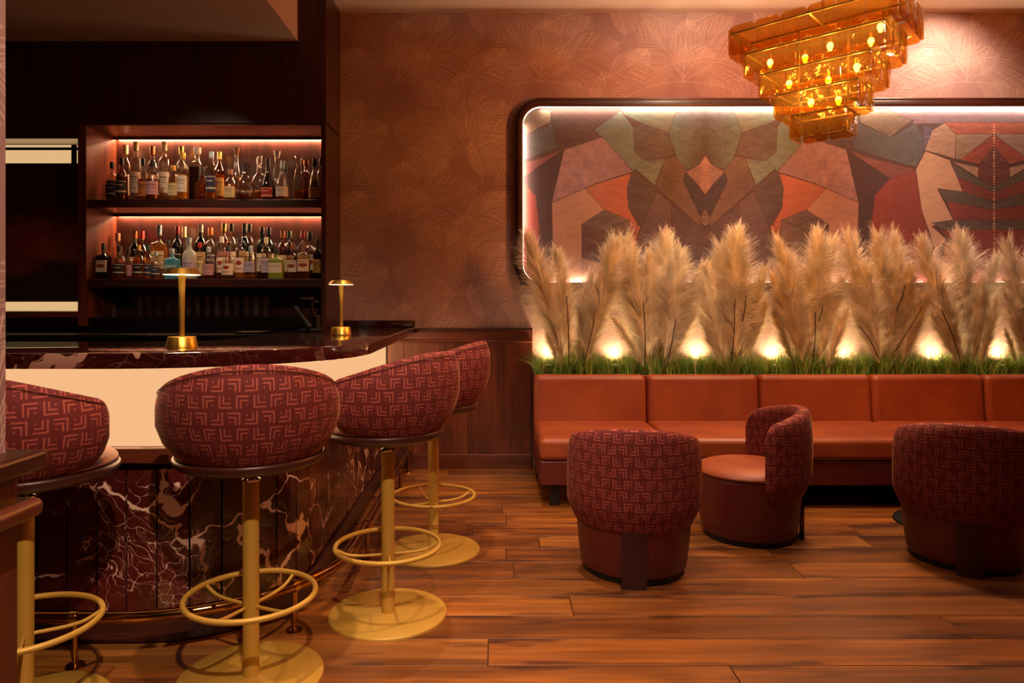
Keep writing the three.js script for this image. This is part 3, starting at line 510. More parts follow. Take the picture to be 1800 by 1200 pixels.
// rows: photo column, photo row of the top, width in px, shape, glass, liquid, fill, label, cap, words
const ROWS = [
  ['upper', 'back', 2.026, 5.22, [
    [221, 253, 22, 'tall', 'clear', 0, 0, 'white', 'cream', 'tall clear bottle with white label'],
    [239, 252, 21, 'tall', 'clear', 0, 0, 'white', 'cream', 'tall clear bottle with wide white label'],
    [268, 255, 22, 'tall', 'clear', 0, 0, 'pink', 'copper', 'clear bottle with copper cap'],
    [289, 252, 21, 'tall', 'clear', 0, 0, 'white', 'cream', 'tall clear bottle with cream neck'],
    [319, 255, 20, 'tall', 'clear', 'gold', 0.5, 'cream', 'gold', 'tall bottle with gold foil cap'],
    [347, 261, 24, 'block', 'clear', 'dark', 0.62, 0, 'white', 'square decanter of dark liquor with white stopper'],
    [386, 265, 19, 'tall', 'amber', 'gold', 0.55, 'gold', 'gold', 'amber bottle with gold label'],
    [416, 262, 22, 'decanter', 'clear', 'cognac', 0.45, 0, 'wood', 'slim decanter with flared stopper'],
    [456, 269, 34, 'round', 'clear', 'amber', 0.26, 0, 'glass', 'round flat decanter with crown shaped stopper'],
    [487, 268, 26, 'decanter', 'clear', 'cognac', 0.3, 0, 'white', 'tall clear decanter with round stopper'],
    [503, 286, 16, 'cognac', 'clear', 'cognac', 0.3, 'cream', 'black', 'slender clear bottle with black cap'],
    [525, 277, 21, 'drop', 'clear', 'amber', 0.25, 0, 0, 'cut glass carafe with flared lip'],
    [538, 279, 18, 'block', 'rose', 'red', 0.3, 0, 'copper', 'narrow reddish cut glass bottle'],
    [564, 281, 14, 'tall', 'clear', 'dark', 0.45, 'gold', 'black', 'bottle tucked against the right side'],
  ]],
  ['upper', 'front', 2.026, 5.06, [
    [197, 283, 21, 'wide', 'clear', 'dark', 0.5, 'navy', 'black', 'dark label whisky bottle'],
    [214, 280, 20, 'wide', 'amber', 'cognac', 0.58, 'black', 'black', 'amber bottle with black label'],
    [252, 277, 18, 'wide', 'clear', 'amber', 0.5, 'orange', 'black', 'bottle with orange label'],
    [269, 285, 24, 'wide', 'clear', 'cognac', 0.5, 'pink', 'black', 'broad round shouldered bourbon bottle'],
    [305, 289, 19, 'tall', 'clear', 'gold', 0.5, 'cream', 'gold', 'short bottle with yellow label'],
    [322, 271, 20, 'tall', 'clear', 'gold', 0.4, 'white', 'gold', 'clear bottle with striped white label'],
    [357, 291, 19, 'wide', 'rose', 'cognac', 0.25, 0, 'black', 'small pinkish clear bottle without label'],
    [372, 269, 19, 'tall', 'clear', 'amber', 0.4, 'navy', 'silver', 'bottle with blue label'],
    [405, 296, 21, 'wide', 'clear', 'amber', 0.5, 'cream', 'wood', 'small bottle with cream label and cork'],
    [431, 293, 36, 'gourd', 'clear', 'cognac', 0.22, 0, 'black', 'curvy gourd shaped cognac bottle'],
    [471, 277, 22, 'cognac', 'green', 'dark', 0.3, 'red', 'black', 'green bottle with red label'],
    [497, 285, 23, 'cognac', 'clear', 'cognac', 0.2, 'white', 'silver', 'clear cognac bottle with large white label'],
    [553, 277, 21, 'cognac', 'clear', 'dark', 0.5, 'gold', 'black', 'dark bottle with gold label'],
  ]],
  ['lower', 'back', 1.456, 5.24, [
    [207, 409, 24, 'wide', 'clear', 'amber', 0.45, 0, 'wood', 'round shouldered amber bottle'],
    [237, 407, 24, 'wide', 'brown', 'dark', 0.45, 'gold', 'copper', 'brown bottle with copper cap'],
    [250, 405, 22, 'wide', 'amber', 'gold', 0.4, 'gold', 'red', 'bottle with bright red wax cap'],
    [280, 397, 23, 'square', 'clear', 'gold', 0.6, 'cream', 'silver', 'square bottle with silver blue cap'],
    [296, 421, 15, 'tall', 'clear', 'amber', 0.5, 'cream', 'black', 'narrow bottle with black cap'],
    [312, 399, 19, 'tall', 'dark', 0, 0, 'black', 'red', 'dark bottle with red cap'],
    [324, 397, 22, 'cognac', 'clear', 'gold', 0.3, 'cream', 'cream', 'sloping pale bottle with cream cap'],
    [353, 396, 20, 'tall', 'green', 0, 0, 'cream', 'white', 'green bottle with white cap'],
    [370, 399, 21, 'tall', 'clear', 'dark', 0.45, 'black', 'orange', 'bottle with long orange neck seal'],
    [394, 394, 20, 'tall', 'rose', 0, 0, 'pink', 'gold', 'rose glass bottle with gold cap'],
    [407, 392, 22, 'tall', 'clear', 0, 0, 'white', 'black', 'tall clear bottle with black cap'],
    [430, 394, 18, 'tall', 'green', 0, 0, 'cream', 'green', 'green bottle with green cap'],
    [439, 393, 19, 'tall', 'clear', 0, 0, 'cream', 'black', 'clear bottle with a black screw cap'],
    [461, 401, 19, 'tall', 'dark', 0, 0, 'white', 'black', 'black glass bottle with a pale label'],
    [473, 399, 20, 'tall', 'green', 'dark', 0.55, 'white', 'black', 'dark green wine shaped bottle'],
    [497, 407, 19, 'tall', 'amber', 'amber', 0.5, 'cream', 'copper', 'brown bottle with cream label'],
    [509, 405, 20, 'tall', 'green', 'dark', 0.5, 'crest', 'green', 'green bottle with crested label'],
    [532, 407, 18, 'tall', 'rose', 'red', 0.4, 'cream', 'red', 'reddish bottle with red cap'],
    [545, 407, 26, 'square', 'clear', 'dark', 0.5, 'crest', 'black', 'square whisky bottle with crested label'],
  ]],
  ['lower', 'front', 1.456, 5.06, [
    [182, 427, 20, 'square', 'dark', 0, 0, 'crest', 'black', 'black square bottle with small white label'],
    [210, 434, 22, 'wide', 'clear', 'cognac', 0.45, 'black', 'black', 'clear round shouldered bottle with dark label'],
    [226, 437, 18, 'wide', 'clear', 'pink', 0.4, 'pink', 'black', 'small bottle with pink label'],
    [244, 432, 19, 'wide', 'amber', 'gold', 0.4, 'black', 'gold', 'golden liqueur bottle with black label'],
    [260, 430, 20, 'wide', 'clear', 'gold', 0.5, 'navy', 'green', 'bottle with green cap'],
    [275, 444, 18, 'wide', 'clear', 0, 0, 'navy', 'silver', 'short clear gin bottle'],
    [303, 436, 23, 'square', 'blue', 0, 0, 'teal', 'silver', 'turquoise blue square gin bottle'],
    [333, 419, 24, 'wide', 'frost', 0, 0, 'lilac', 'silver', 'tall frosted pale bottle'],
    [351, 425, 16, 'tall', 'clear', 0, 0, 'cream', 'red', 'clear bottle with a thin red cap'],
    [367, 435, 21, 'wide', 'clear', 'red', 0.4, 'pink', 'silver', 'bottle with pink house shaped label'],
    [390, 415, 18, 'tall', 'clear', 0, 0, 'reddot', 'white', 'white label bottle with red emblem and white cap'],
    [401, 433, 22, 'wide', 'clear', 0, 0, 'reddot', 'black', 'rum bottle with large red dot label'],
    [422, 415, 19, 'tall', 'clear', 'gold', 0.3, 'reddot', 'black', 'cream label bottle with red emblem'],
    [441, 433, 20, 'square', 'clear', 'amber', 0.1, 'lilac', 'silver', 'square clear bottle with lilac label'],
    [468, 416, 19, 'tall', 'clear', 'dark', 0.5, 'lilac', 'cream', 'slim lavender bottle'],
    [486, 438, 24, 'square', 'lime', 0, 0, 'white', 'black', 'squat lime green bottle'],
    [515, 427, 19, 'square', 'clear', 'cognac', 0.45, 'crest', 'copper', 'bourbon bottle with crested cream label'],
    [534, 426, 20, 'square', 'clear', 'cognac', 0.45, 'crest', 'wood', 'wider bourbon bottle with crested label'],
    [558, 420, 16, 'tall', 'dark', 0, 0, 'gold', 'black', 'dark bottle against the right side'],
  ]],
];
for (const [shelf, row, y0, dist, list] of ROWS) list.forEach(([u, v, w, shape, glass, liquid, fill, lab, cap, words], i) => {
  const baseRow = 538 - (y0 - EYE) * FOCAL / dist, h = (baseRow - v) / FOCAL * dist, r = w / 2 / FOCAL * dist * 0.98;
  const wob = (i % 2 ? 0.042 : -0.042);
  const t = thing('liquor_bottle', `${words}, ${ORD[i]} from left, ${row} row, ${shelf} shelf`, 'bottle', colX(u, dist - wob), y0 + 0.0005, -dist + wob, 0.1 * Math.sin(i * 2.3), `bottles in the ${row} row of the ${shelf} shelf`);
  const g = shapeGeo(shape, h, r, liquid ? fill : 0);
  part('glass', g.body, G[glass], t);
  if (liquid && g.inner && glass !== 'dark') part('liquid', g.inner, L[liquid], t);
  if (lab && g.lab) part('label', g.lab, B[lab], t);
  if (cap && g.cap) part(SH[shape].stop ? 'stopper' : 'cap', g.cap, C[cap], t);
});
// tumblers on the ledge
{
  const hg = 0.15, wall = 0.033, gm = phys({ color: 0xf2eef0, transmission: 1, thickness: 0, roughness: 0.03, ior: 1.5 });
  const gg = latheHard([[0, 0.0], [0.027, 0.0], [0.0285, 0.004], [wall, hg], [wall - 0.0015, hg], [0.026, 0.014], [0, 0.012]], 20);
  const mk = (x, z, label, sc, grp) => { const m = solo('highball_glass', gg, gm, label, 'glass', grp); m.position.set(x, 1.1785, z); m.scale.setScalar(sc); };
  for (let r = 0; r < 2; r++) for (let k = 0; k < 14; k++) { const d = r ? 5.17 : 5.06; mk(colX(244 + k * 17.1 + r * 3, d), -d, `clear highball glass, ${ORD[k]} from left in the ${r ? 'back' : 'front'} row under the shelves`, 1, 'highball glasses on the ledge'); }
  mk(colX(182, 5.05), -5.05, 'small clear glass standing alone at the far left of the ledge', 0.7, 'short glasses at the left of the ledge');
  mk(colX(200, 5.05), -5.05, 'small clear glass standing just left of the highball row', 0.7, 'short glasses at the left of the ledge');
}

// ---------------------------------------------------------------- table lamps on the bar
function tableLamp(x, z, label) {
  const t = thing('table_lamp', label, 'lamp', x, BARTOP, z, 0, 'brass lamps on the bar');
  part('base', latheHard([[0, 0], [0.056, 0], [0.057, 0.002], [0.0505, 0.041], [0.049, 0.043], [0, 0.043]], 48), M.brassBrushed, t);
  part('stem', lathe([[0.0095, 0.043], [0.0095, 0.12], [0.0105, 0.2], [0.0125, 0.255], [0.014, 0.281]], 24), M.brassBrushed, t);
  part('shade', latheHard([[0, 0.305], [0.052, 0.305], [0.0535, 0.3035], [0.071, 0.2835], [0.071, 0.281], [0.067, 0.281], [0.052, 0.300], [0, 0.300]], 48), M.brassBrushed, t);
  part('diffuser', latheHard([[0.014, 0.2805], [0.0665, 0.2805], [0.0665, 0.286], [0.014, 0.286]], 40), glow(new THREE.Color().setRGB(1, 0.74, 0.36), 5), t, 'glowing underside');
  const l = new THREE.SpotLight(AMBER, 0.9, 0, 1.35, 0.6, 2); l.position.set(0, 0.277, 0); l.target.position.set(0, 0, 0); l.castShadow = true; l.shadow.radius = 2.2; l.name = 'lamp_light';
  // ring-shaped source: four small lights around the stem
  for (let k = 0; k < 4; k++) { const q = l.clone(); q.intensity = 0.22; const a = k * Math.PI / 2 + 0.6; q.position.set(Math.cos(a) * 0.038, 0.277, Math.sin(a) * 0.038); q.target = new THREE.Object3D(); q.target.name = 'aim'; q.target.position.set(Math.cos(a) * 0.045, 0, Math.sin(a) * 0.045); q.name = 'lamp_light'; t.add(q); t.add(q.target); }
  return t;
}
tableLamp(-1.215, -2.67, 'brass table lamp on the bar nearer the viewer, above the second stool');
tableLamp(-0.88, -3.9, 'brass table lamp on the bar farther back, by the wallpapered wall');

// till and tray behind the bar
{
  const t = thing('till_screen', 'dark tilted till screen on a stand at the inner bar edge', 'till', -1.21, BARTOP, -4.45, 0.2);
  part('foot', rboxAt(-0.06, 0.08, 0, 0.016, -0.07, 0.07, 0.005), M.blackGloss, t);
  part('post', rboxAt(0.045, 0.07, 0.01, 0.1, -0.02, 0.02, 0.004), M.darkMetal, t);
  const s = part('screen', rbox(0.024, 0.16, 0.26, 0.006), M.blackGloss, t); s.position.set(-0.035, 0.09, 0); s.rotation.z = 0.62;
  part('arm', tube([[0.04, 0.09, 0], [0.02, 0.15, 0], [0.03, 0.19, 0], [0.06, 0.185, 0]], 0.006, 20, 8), M.darkMetal, t);
  part('customer_display', rboxAt(-0.05, 0.03, 0.2, 0.215, -0.06, 0.06, 0.004), M.darkMetal, t);
  part('display_neck', rboxAt(0.01, 0.022, 0.16, 0.202, -0.01, 0.01, 0.003), M.darkMetal, t);
  const y = thing('service_tray', 'shallow dark tray with papers on the worktop behind the bar', 'tray', colX(447, 4.6), 1.08, -4.6);
  part('tray', latheHard([[0, 0.004], [0.11, 0.004], [0.125, 0.014], [0.128, 0.013], [0.112, 0], [0, 0]], 36), M.darkMetal, y);
  part('paper', rboxAt(-0.05, 0.06, 0.005, 0.012, -0.06, 0.05, 0.001, 1), std({ color: 0x9a8676, roughness: 0.8 }), y);
}

// ---------------------------------------------------------------- upholstered curved shell
function shell(o) {
  const { half, yBot, yTop, rOut, thick, nT = 72, nS = 44, endLen = 0.05, endV = 0.05, uScale = 0.28, topPow = 0.42, radPow = 0.5 } = o;
  return gridGeo(nS, nT, (su, tv) => {
    let th = (tv - 0.5) * 2; th = Math.sign(th) * Math.pow(Math.abs(th), 0.85) * half;
    const e = clamp((half - Math.abs(th)) * uScale / endLen), k = Math.sqrt(Math.max(0, 1 - (1 - e) * (1 - e)));
    const yt = yTop(th) - endV * (1 - k), yb = yBot(th) + Math.min(endV, 0.05) * 0.8 * (1 - k), yc = (yt + yb) / 2, hh = (yt - yb) / 2;
    const ph = su * Math.PI * 2, cs = Math.cos(ph), sn = Math.sin(ph), y = yc + hh * Math.sign(sn) * Math.pow(Math.abs(sn), topPow);
    const t = (y - yBot(th)) / (yTop(th) - yBot(th)), hw = thick / 2 * Math.max(k, 0.02);
    const r = rOut(t, th) - thick / 2 + hw * Math.sign(cs) * Math.pow(Math.abs(cs), radPow);
    return [Math.sin(th) * r, y, Math.cos(th) * r, th * uScale, y];
  }, true);
}

// ---------------------------------------------------------------- bar stools
function makeStool() {
  const t = thing('bar_stool', 'x', 'bar stool', 0, 0, 0, 0, 'upholstered bar stools along the bar');
  part('base', latheHard([[0, 0.010], [0.236, 0.010], [0.239, 0.008], [0.24, 0.006], [0.24, 0.0], [0, 0]], 72), M.gold, t, 'matt gold disc base');
  part('post', lathe([[0.027, 0.008], [0.027, 0.66], [0.0262, 0.668], [0.02, 0.67]], 28), M.gold, t, 'matt gold post');
  part('gas_lift', latheHard([[0.022, 0.668], [0.03, 0.668], [0.031, 0.674], [0.024, 0.678], [0.0165, 0.68], [0.0165, 0.70], [0.03, 0.712], [0.05, 0.72]], 28), M.chrome, t, 'chrome lift collar');
  const ring = part('foot_ring', new THREE.TorusGeometry(0.212, 0.0095, 12, 72), M.gold, t, 'matt gold foot ring'); ring.rotation.x = Math.PI / 2; ring.position.y = 0.282;
  for (let k = 0; k < 4; k++) { const a = Math.PI / 4 + k * Math.PI / 2, q = (r, y) => [Math.cos(a) * r, y, Math.sin(a) * r]; part('spoke', tube([q(0.02, 0.245), q(0.12, 0.247), q(0.165, 0.255), q(0.205, 0.276)], 0.0062, 18, 8), M.gold, t); }
  const rimG = lathe([[0.04, 0.712], [0.15, 0.716], [0.205, 0.72], [0.236, 0.73], [0.248, 0.742], [0.248, 0.757], [0.242, 0.764], [0.2, 0.764], [0.05, 0.764]], 64); rimG.translate(0, 0, -0.022); part('seat_plate', rimG, M.darkwood, t, 'dark wood seat plate');
  part('seat_cushion', lathe([[0, 0.803], [0.12, 0.802], [0.195, 0.797], [0.226, 0.789], [0.238, 0.777], [0.241, 0.764], [0.0, 0.764]], 64).translate(0, 0, -0.025), M.leather, t, 'tan leather seat pad');
  const yTop = (th) => 0.94 + 0.143 * Math.pow(0.5 + 0.5 * Math.cos(Math.min(Math.PI, Math.abs(th) * 1.12)), 1.2);
  const rOut = (u) => 0.222 + 0.072 * Math.sin(Math.PI * 0.5 * clamp(u * 1.8)) - 0.008 * smooth(0.75, 1.0, u);
  part('backrest', shell({ half: 1.78, yBot: () => 0.752, yTop, rOut, thick: 0.052, endLen: 0.05, endV: 0.035, uScale: 0.29 }), M.weave, t, 'wraparound backrest in woven corner pattern');
  const pp = []; for (let i = 0; i <= 60; i++) { const th = lerp(-1.66, 1.66, i / 60), y = yTop(th) - 0.016, r = rOut(0.94) - 0.0012; pp.push([Math.sin(th) * r, y, Math.cos(th) * r]); }
  part('piping', tube(pp, 0.0018, 120, 6), M.piping, t);
  return t;
}
{
  const s = makeStool();
  const put = (o, x, z, deg, label) => { o.position.set(x, 0, z); o.rotation.y = deg * Math.PI / 180; o.userData.label = label; };
  const two = s; put(two, -0.838, -2.357, 20, 'red patterned bar stool in the foreground centre, second from left');
  put(copy(s, ''), -1.464, -2.145, -16, 'red patterned bar stool partly cut by the left edge partition');
  put(copy(s, ''), -0.45, -2.846, 58, 'red patterned bar stool third from left, its full round base visible');
  put(copy(s, ''), -0.333, -3.59, 72, 'red patterned bar stool farthest back, next to the wood wainscot');
}

// ---------------------------------------------------------------- bench
{
  const X0 = 0.26, P = 0.812, N = 5;
  const b = thing('banquette_bench', 'long tan leather banquette bench along the mural wall', 'bench', 0, 0, 0);
  const pillow = (g, ax, amt, hw, hh) => { const p = g.attributes.position; for (let i = 0; i < p.count; i++) { const x = p.getX(i), y = p.getY(i), z = p.getZ(i); if (ax === 'z') { const k = (1 - Math.pow(x / hw, 4)) * (1 - Math.pow(y / hh, 4)); p.setZ(i, z + Math.sign(z) * amt * Math.max(0, k)); } else { const k = (1 - Math.pow(x / hw, 4)) * (1 - Math.pow(z / hh, 4)); p.setY(i, y + (y > 0 ? amt * Math.max(0, k) : 0)); } } g.computeVertexNormals(); return g; };
  const subdiv = (w, h, d, r) => { // rounded box with inner divisions so that it can bulge
    const g = new THREE.BoxGeometry(w, h, d, 20, 12, 12), p = g.attributes.position, c = [w / 2 - r, h / 2 - r, d / 2 - r];
    for (let i = 0; i < p.count; i++) { const v = [p.getX(i), p.getY(i), p.getZ(i)], q = v.map((a, k) => clamp(a, -c[k], c[k])), e = v.map((a, k) => a - q[k]), l = Math.hypot(...e); if (l > 1e-6) p.setXYZ(i, q[0] + e[0] / l * r, q[1] + e[1] / l * r, q[2] + e[2] / l * r); }
    metreUV(g); return mergeVertices(g);
  };
  const snap = (w, h, d, r) => { const g0 = new THREE.BoxGeometry(w, h, d, 20, 12, 12); return g0; };
  for (let k = 0; k < N; k++) {
    const cx = X0 + P * (k + 0.5);
    const sg = new RoundedBoxGeometry(P - 0.004, 0.14, 0.72, 6, 0.035); pillow(sg, 'y', 0.012, P / 2, 0.36); metreUV(sg, k * 0.3, 0);
    const s = part('seat_cushion', sg, M.leather, b); s.position.set(cx, 0.368, -4.66);
    const bg = new RoundedBoxGeometry(P - 0.003, 0.40, 0.13, 8, 0.045); pillow(bg, 'z', 0.016, P / 2, 0.2); metreUV(bg, k * 0.23, 0.4);
    const a = part('back_cushion', bg, M.leather, b); a.position.set(cx, 0.565, -5.045); a.rotation.x = -0.09;
  }
  const XE = X0 + P * N;
  part('base', rboxAt(X0 + 0.004, XE, 0.145, 0.298, -5.10, -4.31, 0.012), M.leatherDark, b, 'dark leather base rail');
  part('back_panel', rboxAt(X0 + 0.002, XE, 0.145, 0.755, -5.125, -5.09, 0.008), M.leatherDark, b);
  for (const x of [X0 + 0.1, X0 + 1.65, X0 + 2.6, XE - 0.1]) for (const z of [-4.42, -5.02]) part('leg', rboxAt(x - 0.03, x + 0.03, 0, 0.147, z - 0.03, z + 0.03, 0.004), M.black, b);
}

// ---------------------------------------------------------------- tub chairs
function makeTub() {
  const t = thing('tub_chair', 'x', 'armchair', 0, 0, 0, 0, 'patterned swivel tub chairs');
  part('plinth', latheHard([[0, 0], [0.225, 0], [0.235, 0.004], [0.235, 0.03], [0, 0.03]], 60), M.black, t, 'black swivel plinth');
  part('drum', lathe([[0.1, 0.024], [0.236, 0.026], [0.25, 0.036], [0.262, 0.12], [0.272, 0.24], [0.277, 0.33], [0.276, 0.345]], 72), M.leatherDark, t, 'dark red leather drum');
  part('seat', lathe([[0, 0.404], [0.12, 0.403], [0.21, 0.396], [0.255, 0.382], [0.274, 0.362], [0.278, 0.345], [0.2, 0.34]], 72), M.leather, t, 'tan leather seat');
  for (const a of [-0.72, 0.72, 2.1, -2.1]) { const p = []; for (let i = 0; i <= 10; i++) { const y = lerp(0.04, 0.33, i / 10), r = lerp(0.2525, 0.2775, (y - 0.04) / 0.29); p.push([Math.sin(a) * r, y, Math.cos(a) * r]); } part('seam', tube(p, 0.0018, 14, 5), M.piping, t); }
  const yTop = (th) => 0.712 - 0.037 * th * th;
  const rOut = (u) => 0.292 + 0.036 * smooth(0.0, 0.32, u) - 0.004 * smooth(0.6, 1, u);
  part('backrest', shell({ half: 1.45, yBot: () => 0.232, yTop, rOut, thick: 0.085, endLen: 0.075, endV: 0.09, uScale: 0.32, topPow: 0.4, radPow: 0.55, nT: 84 }), M.weave, t, 'wraparound back in woven corner pattern');
  const arc = (r0, r1, y0, y1, half) => { const n = 10, g = []; return gridGeo(n, 3, (u, v) => { const a = (u - 0.5) * 2 * half, q = [[r0, y0], [r1, y0], [r1, y1], [r0, y1]][Math.round(v * 3)]; return [Math.sin(a) * q[0], q[1], Math.cos(a) * q[0], a * r1, q[1]]; }); };
  part('back_strap', toCreasedNormals(arc(0.24, 0.285, 0.0, 0.262, 0.195).toNonIndexed(), 0.5), std({ color: 0x33120e, roughness: 0.45 }), t, 'dark upright strap at the back');
  return t;
}
{
  const a = makeTub(); const put = (o, x, z, deg, label) => { o.position.set(x, 0, z); o.rotation.y = deg * Math.PI / 180; o.userData.label = label; };
  put(a, 0.655, -3.36, -10, 'leftmost red patterned tub chair with its back to the viewer');
  put(copy(a, ''), 1.385, -3.84, 80, 'middle tub chair seen from the side with tan seat showing');
  put(copy(a, ''), 2.33, -3.47, -29, 'rightmost red patterned tub chair cut by the picture edge');
  const tb = thing('side_table', 'low black pedestal table almost hidden behind the rightmost tub chair', 'table', 2.6, 0, -4.02);
  part('foot', latheHard([[0, 0.02], [0.05, 0.02], [0.27, 0.014], [0.275, 0.0], [0, 0]], 40), M.black, tb);
  part('column', lathe([[0.03, 0.015], [0.022, 0.06], [0.022, 0.42]], 20), M.black, tb);
  part('top', latheHard([[0, 0.42], [0.13, 0.42], [0.14, 0.425], [0.14, 0.44], [0, 0.442]], 40), M.darkwood, tb);
}

// ---------------------------------------------------------------- mural with lit frame
{
  const x0 = 0.124, x1 = 5.35, yT = 1.26 + (538 - 172) / FOCAL * 5.38, yB = 1.26 + (538 - 512) / FOCAL * 5.38, R = 0.21;
  const rr2 = (a, b, c, d, r) => { const s = new THREE.Shape(); s.moveTo(a + r, c); s.lineTo(b - r, c); s.absarc(b - r, c + r, r, -Math.PI / 2, 0); s.lineTo(b, d - r); s.absarc(b - r, d - r, r, 0, Math.PI / 2); s.lineTo(a + r, d); s.absarc(a + r, d - r, r, Math.PI / 2, Math.PI); s.lineTo(a, c + r); s.absarc(a + r, c + r, r, Math.PI, Math.PI * 1.5); return s; };
  const m = thing('framed_mural', 'long abstract faceted mural in a rounded dark wood frame, lit along its edge', 'mural');
  const ringGeo = (o, i, z0, z1, bev) => { const s = rr2(x0 + o, x1 - o, yB + o, yT - o, R - o); s.holes.push(new THREE.Path(rr2(x0 + i, x1 - i, yB + i, yT - i, R - i).getPoints(24).reverse())); const g = new THREE.ExtrudeGeometry(s, { depth: z1 - z0 - (bev ? 2 * bev : 0), bevelEnabled: !!bev, bevelSize: bev, bevelThickness: bev, bevelOffset: -bev, bevelSegments: 2, curveSegments: 24 }); g.translate(0, 0, z0 + (bev || 0)); return metreUV(toCreasedNormals(g, 0.6)); };
  part('outer_moulding', ringGeo(0, 0.028, -WALL + 0.001, -WALL + 0.05, 0.006), M.darkwood, m);
  part('inner_moulding', ringGeo(0.026, 0.07, -WALL + 0.001, -WALL + 0.068, 0.007), M.darkwood, m);
  const stripOff = 0.0705;
  part('led_strip', ringGeo(stripOff, stripOff + 0.004, -WALL + 0.026, -WALL + 0.042), glow(LED, 7), m, 'warm light strip round the picture');
  // canvas: three mirrored sections
  const unit = 5.40 / FOCAL / 3.158, ax0 = colX(1240, 5.40), H = MURAL_W * unit, yTop = yT - 0.066, yb = yB + 0.066, vS = unit * MURAL_H, i = 0.066;
  const sh = rr2(x0 + i, x1 - i, yb, yTop, R - i); const g = new THREE.ShapeGeometry(sh, 20);
  // cut into strips so that the mirror axes fall on vertices
  const pos = [], uv = [], idx = [], nx = 420, yTopPix = yT - (190 - 172) / FOCAL * 5.38;
  const edge = (x) => { const r = R - i, a = x0 + i, b = x1 - i; let d = 0; if (x < a + r) d = r - Math.sqrt(Math.max(0, r * r - (a + r - x) ** 2)); if (x > b - r) d = r - Math.sqrt(Math.max(0, r * r - (x - b + r) ** 2)); return d; };
  const xs = new Set(); for (let k = 0; k <= nx; k++) xs.add(lerp(x0 + i, x1 - i, k / nx)); for (let k = -2; k < 4; k++) { const q = ax0 + k * H; if (q > x0 + i && q < x1 - i) xs.add(q); } const X = [...xs].sort((a, b) => a - b);
  X.forEach((x, k) => { const d = edge(x), tt = (x - ax0) / H, f = Math.abs(((tt % 2) + 2) % 2), u = f > 1 ? 2 - f : f; for (const y of [yb + d, yTop - d]) { pos.push(x, y, -WALL + 0.016); uv.push(clamp(u, 0.001, 0.999), clamp(1 - (yTopPix - y) / vS, 0.001, 0.999)); } if (k) { const a = (k - 1) * 2; idx.push(a, a + 2, a + 1, a + 1, a + 2, a + 3); } });
  const cg = new THREE.BufferGeometry(); cg.setAttribute('position', new THREE.Float32BufferAttribute(pos, 3)); cg.setAttribute('uv', new THREE.Float32BufferAttribute(uv, 2)); cg.setIndex(idx); cg.computeVertexNormals();
  part('painted_canvas', cg, std({ map: T.mural, roughness: 0.8 }), m);
  part('backing', box(x0 + 0.05, x1 - 0.05, yB + 0.05, yT - 0.05, -WALL + 0.001, -WALL + 0.012), M.black, m);
  // the strip's light
  const z = -WALL + 0.036, q = 0.078, add = (cx, cy, w, h, dx, dy) => { const l = new THREE.RectAreaLight(LED, 95, w, h); l.position.set(cx, cy, z); if (dy) { l.up.set(0, 0, 1); } l.lookAt(cx + dx, cy + dy, z - 0.7); l.name = 'strip_light'; m.add(l); };
  add((x0 + x1) / 2, yT - q, x1 - x0 - 2 * R, 0.016, 0, -1); add((x0 + x1) / 2, yB + q, x1 - x0 - 2 * R, 0.016, 0, 1); add(x0 + q, (yT + yB) / 2, 0.016, yT - yB - 2 * R, 1, 0); add(x1 - q, (yT + yB) / 2, 0.016, yT - yB - 2 * R, -1, 0);
}

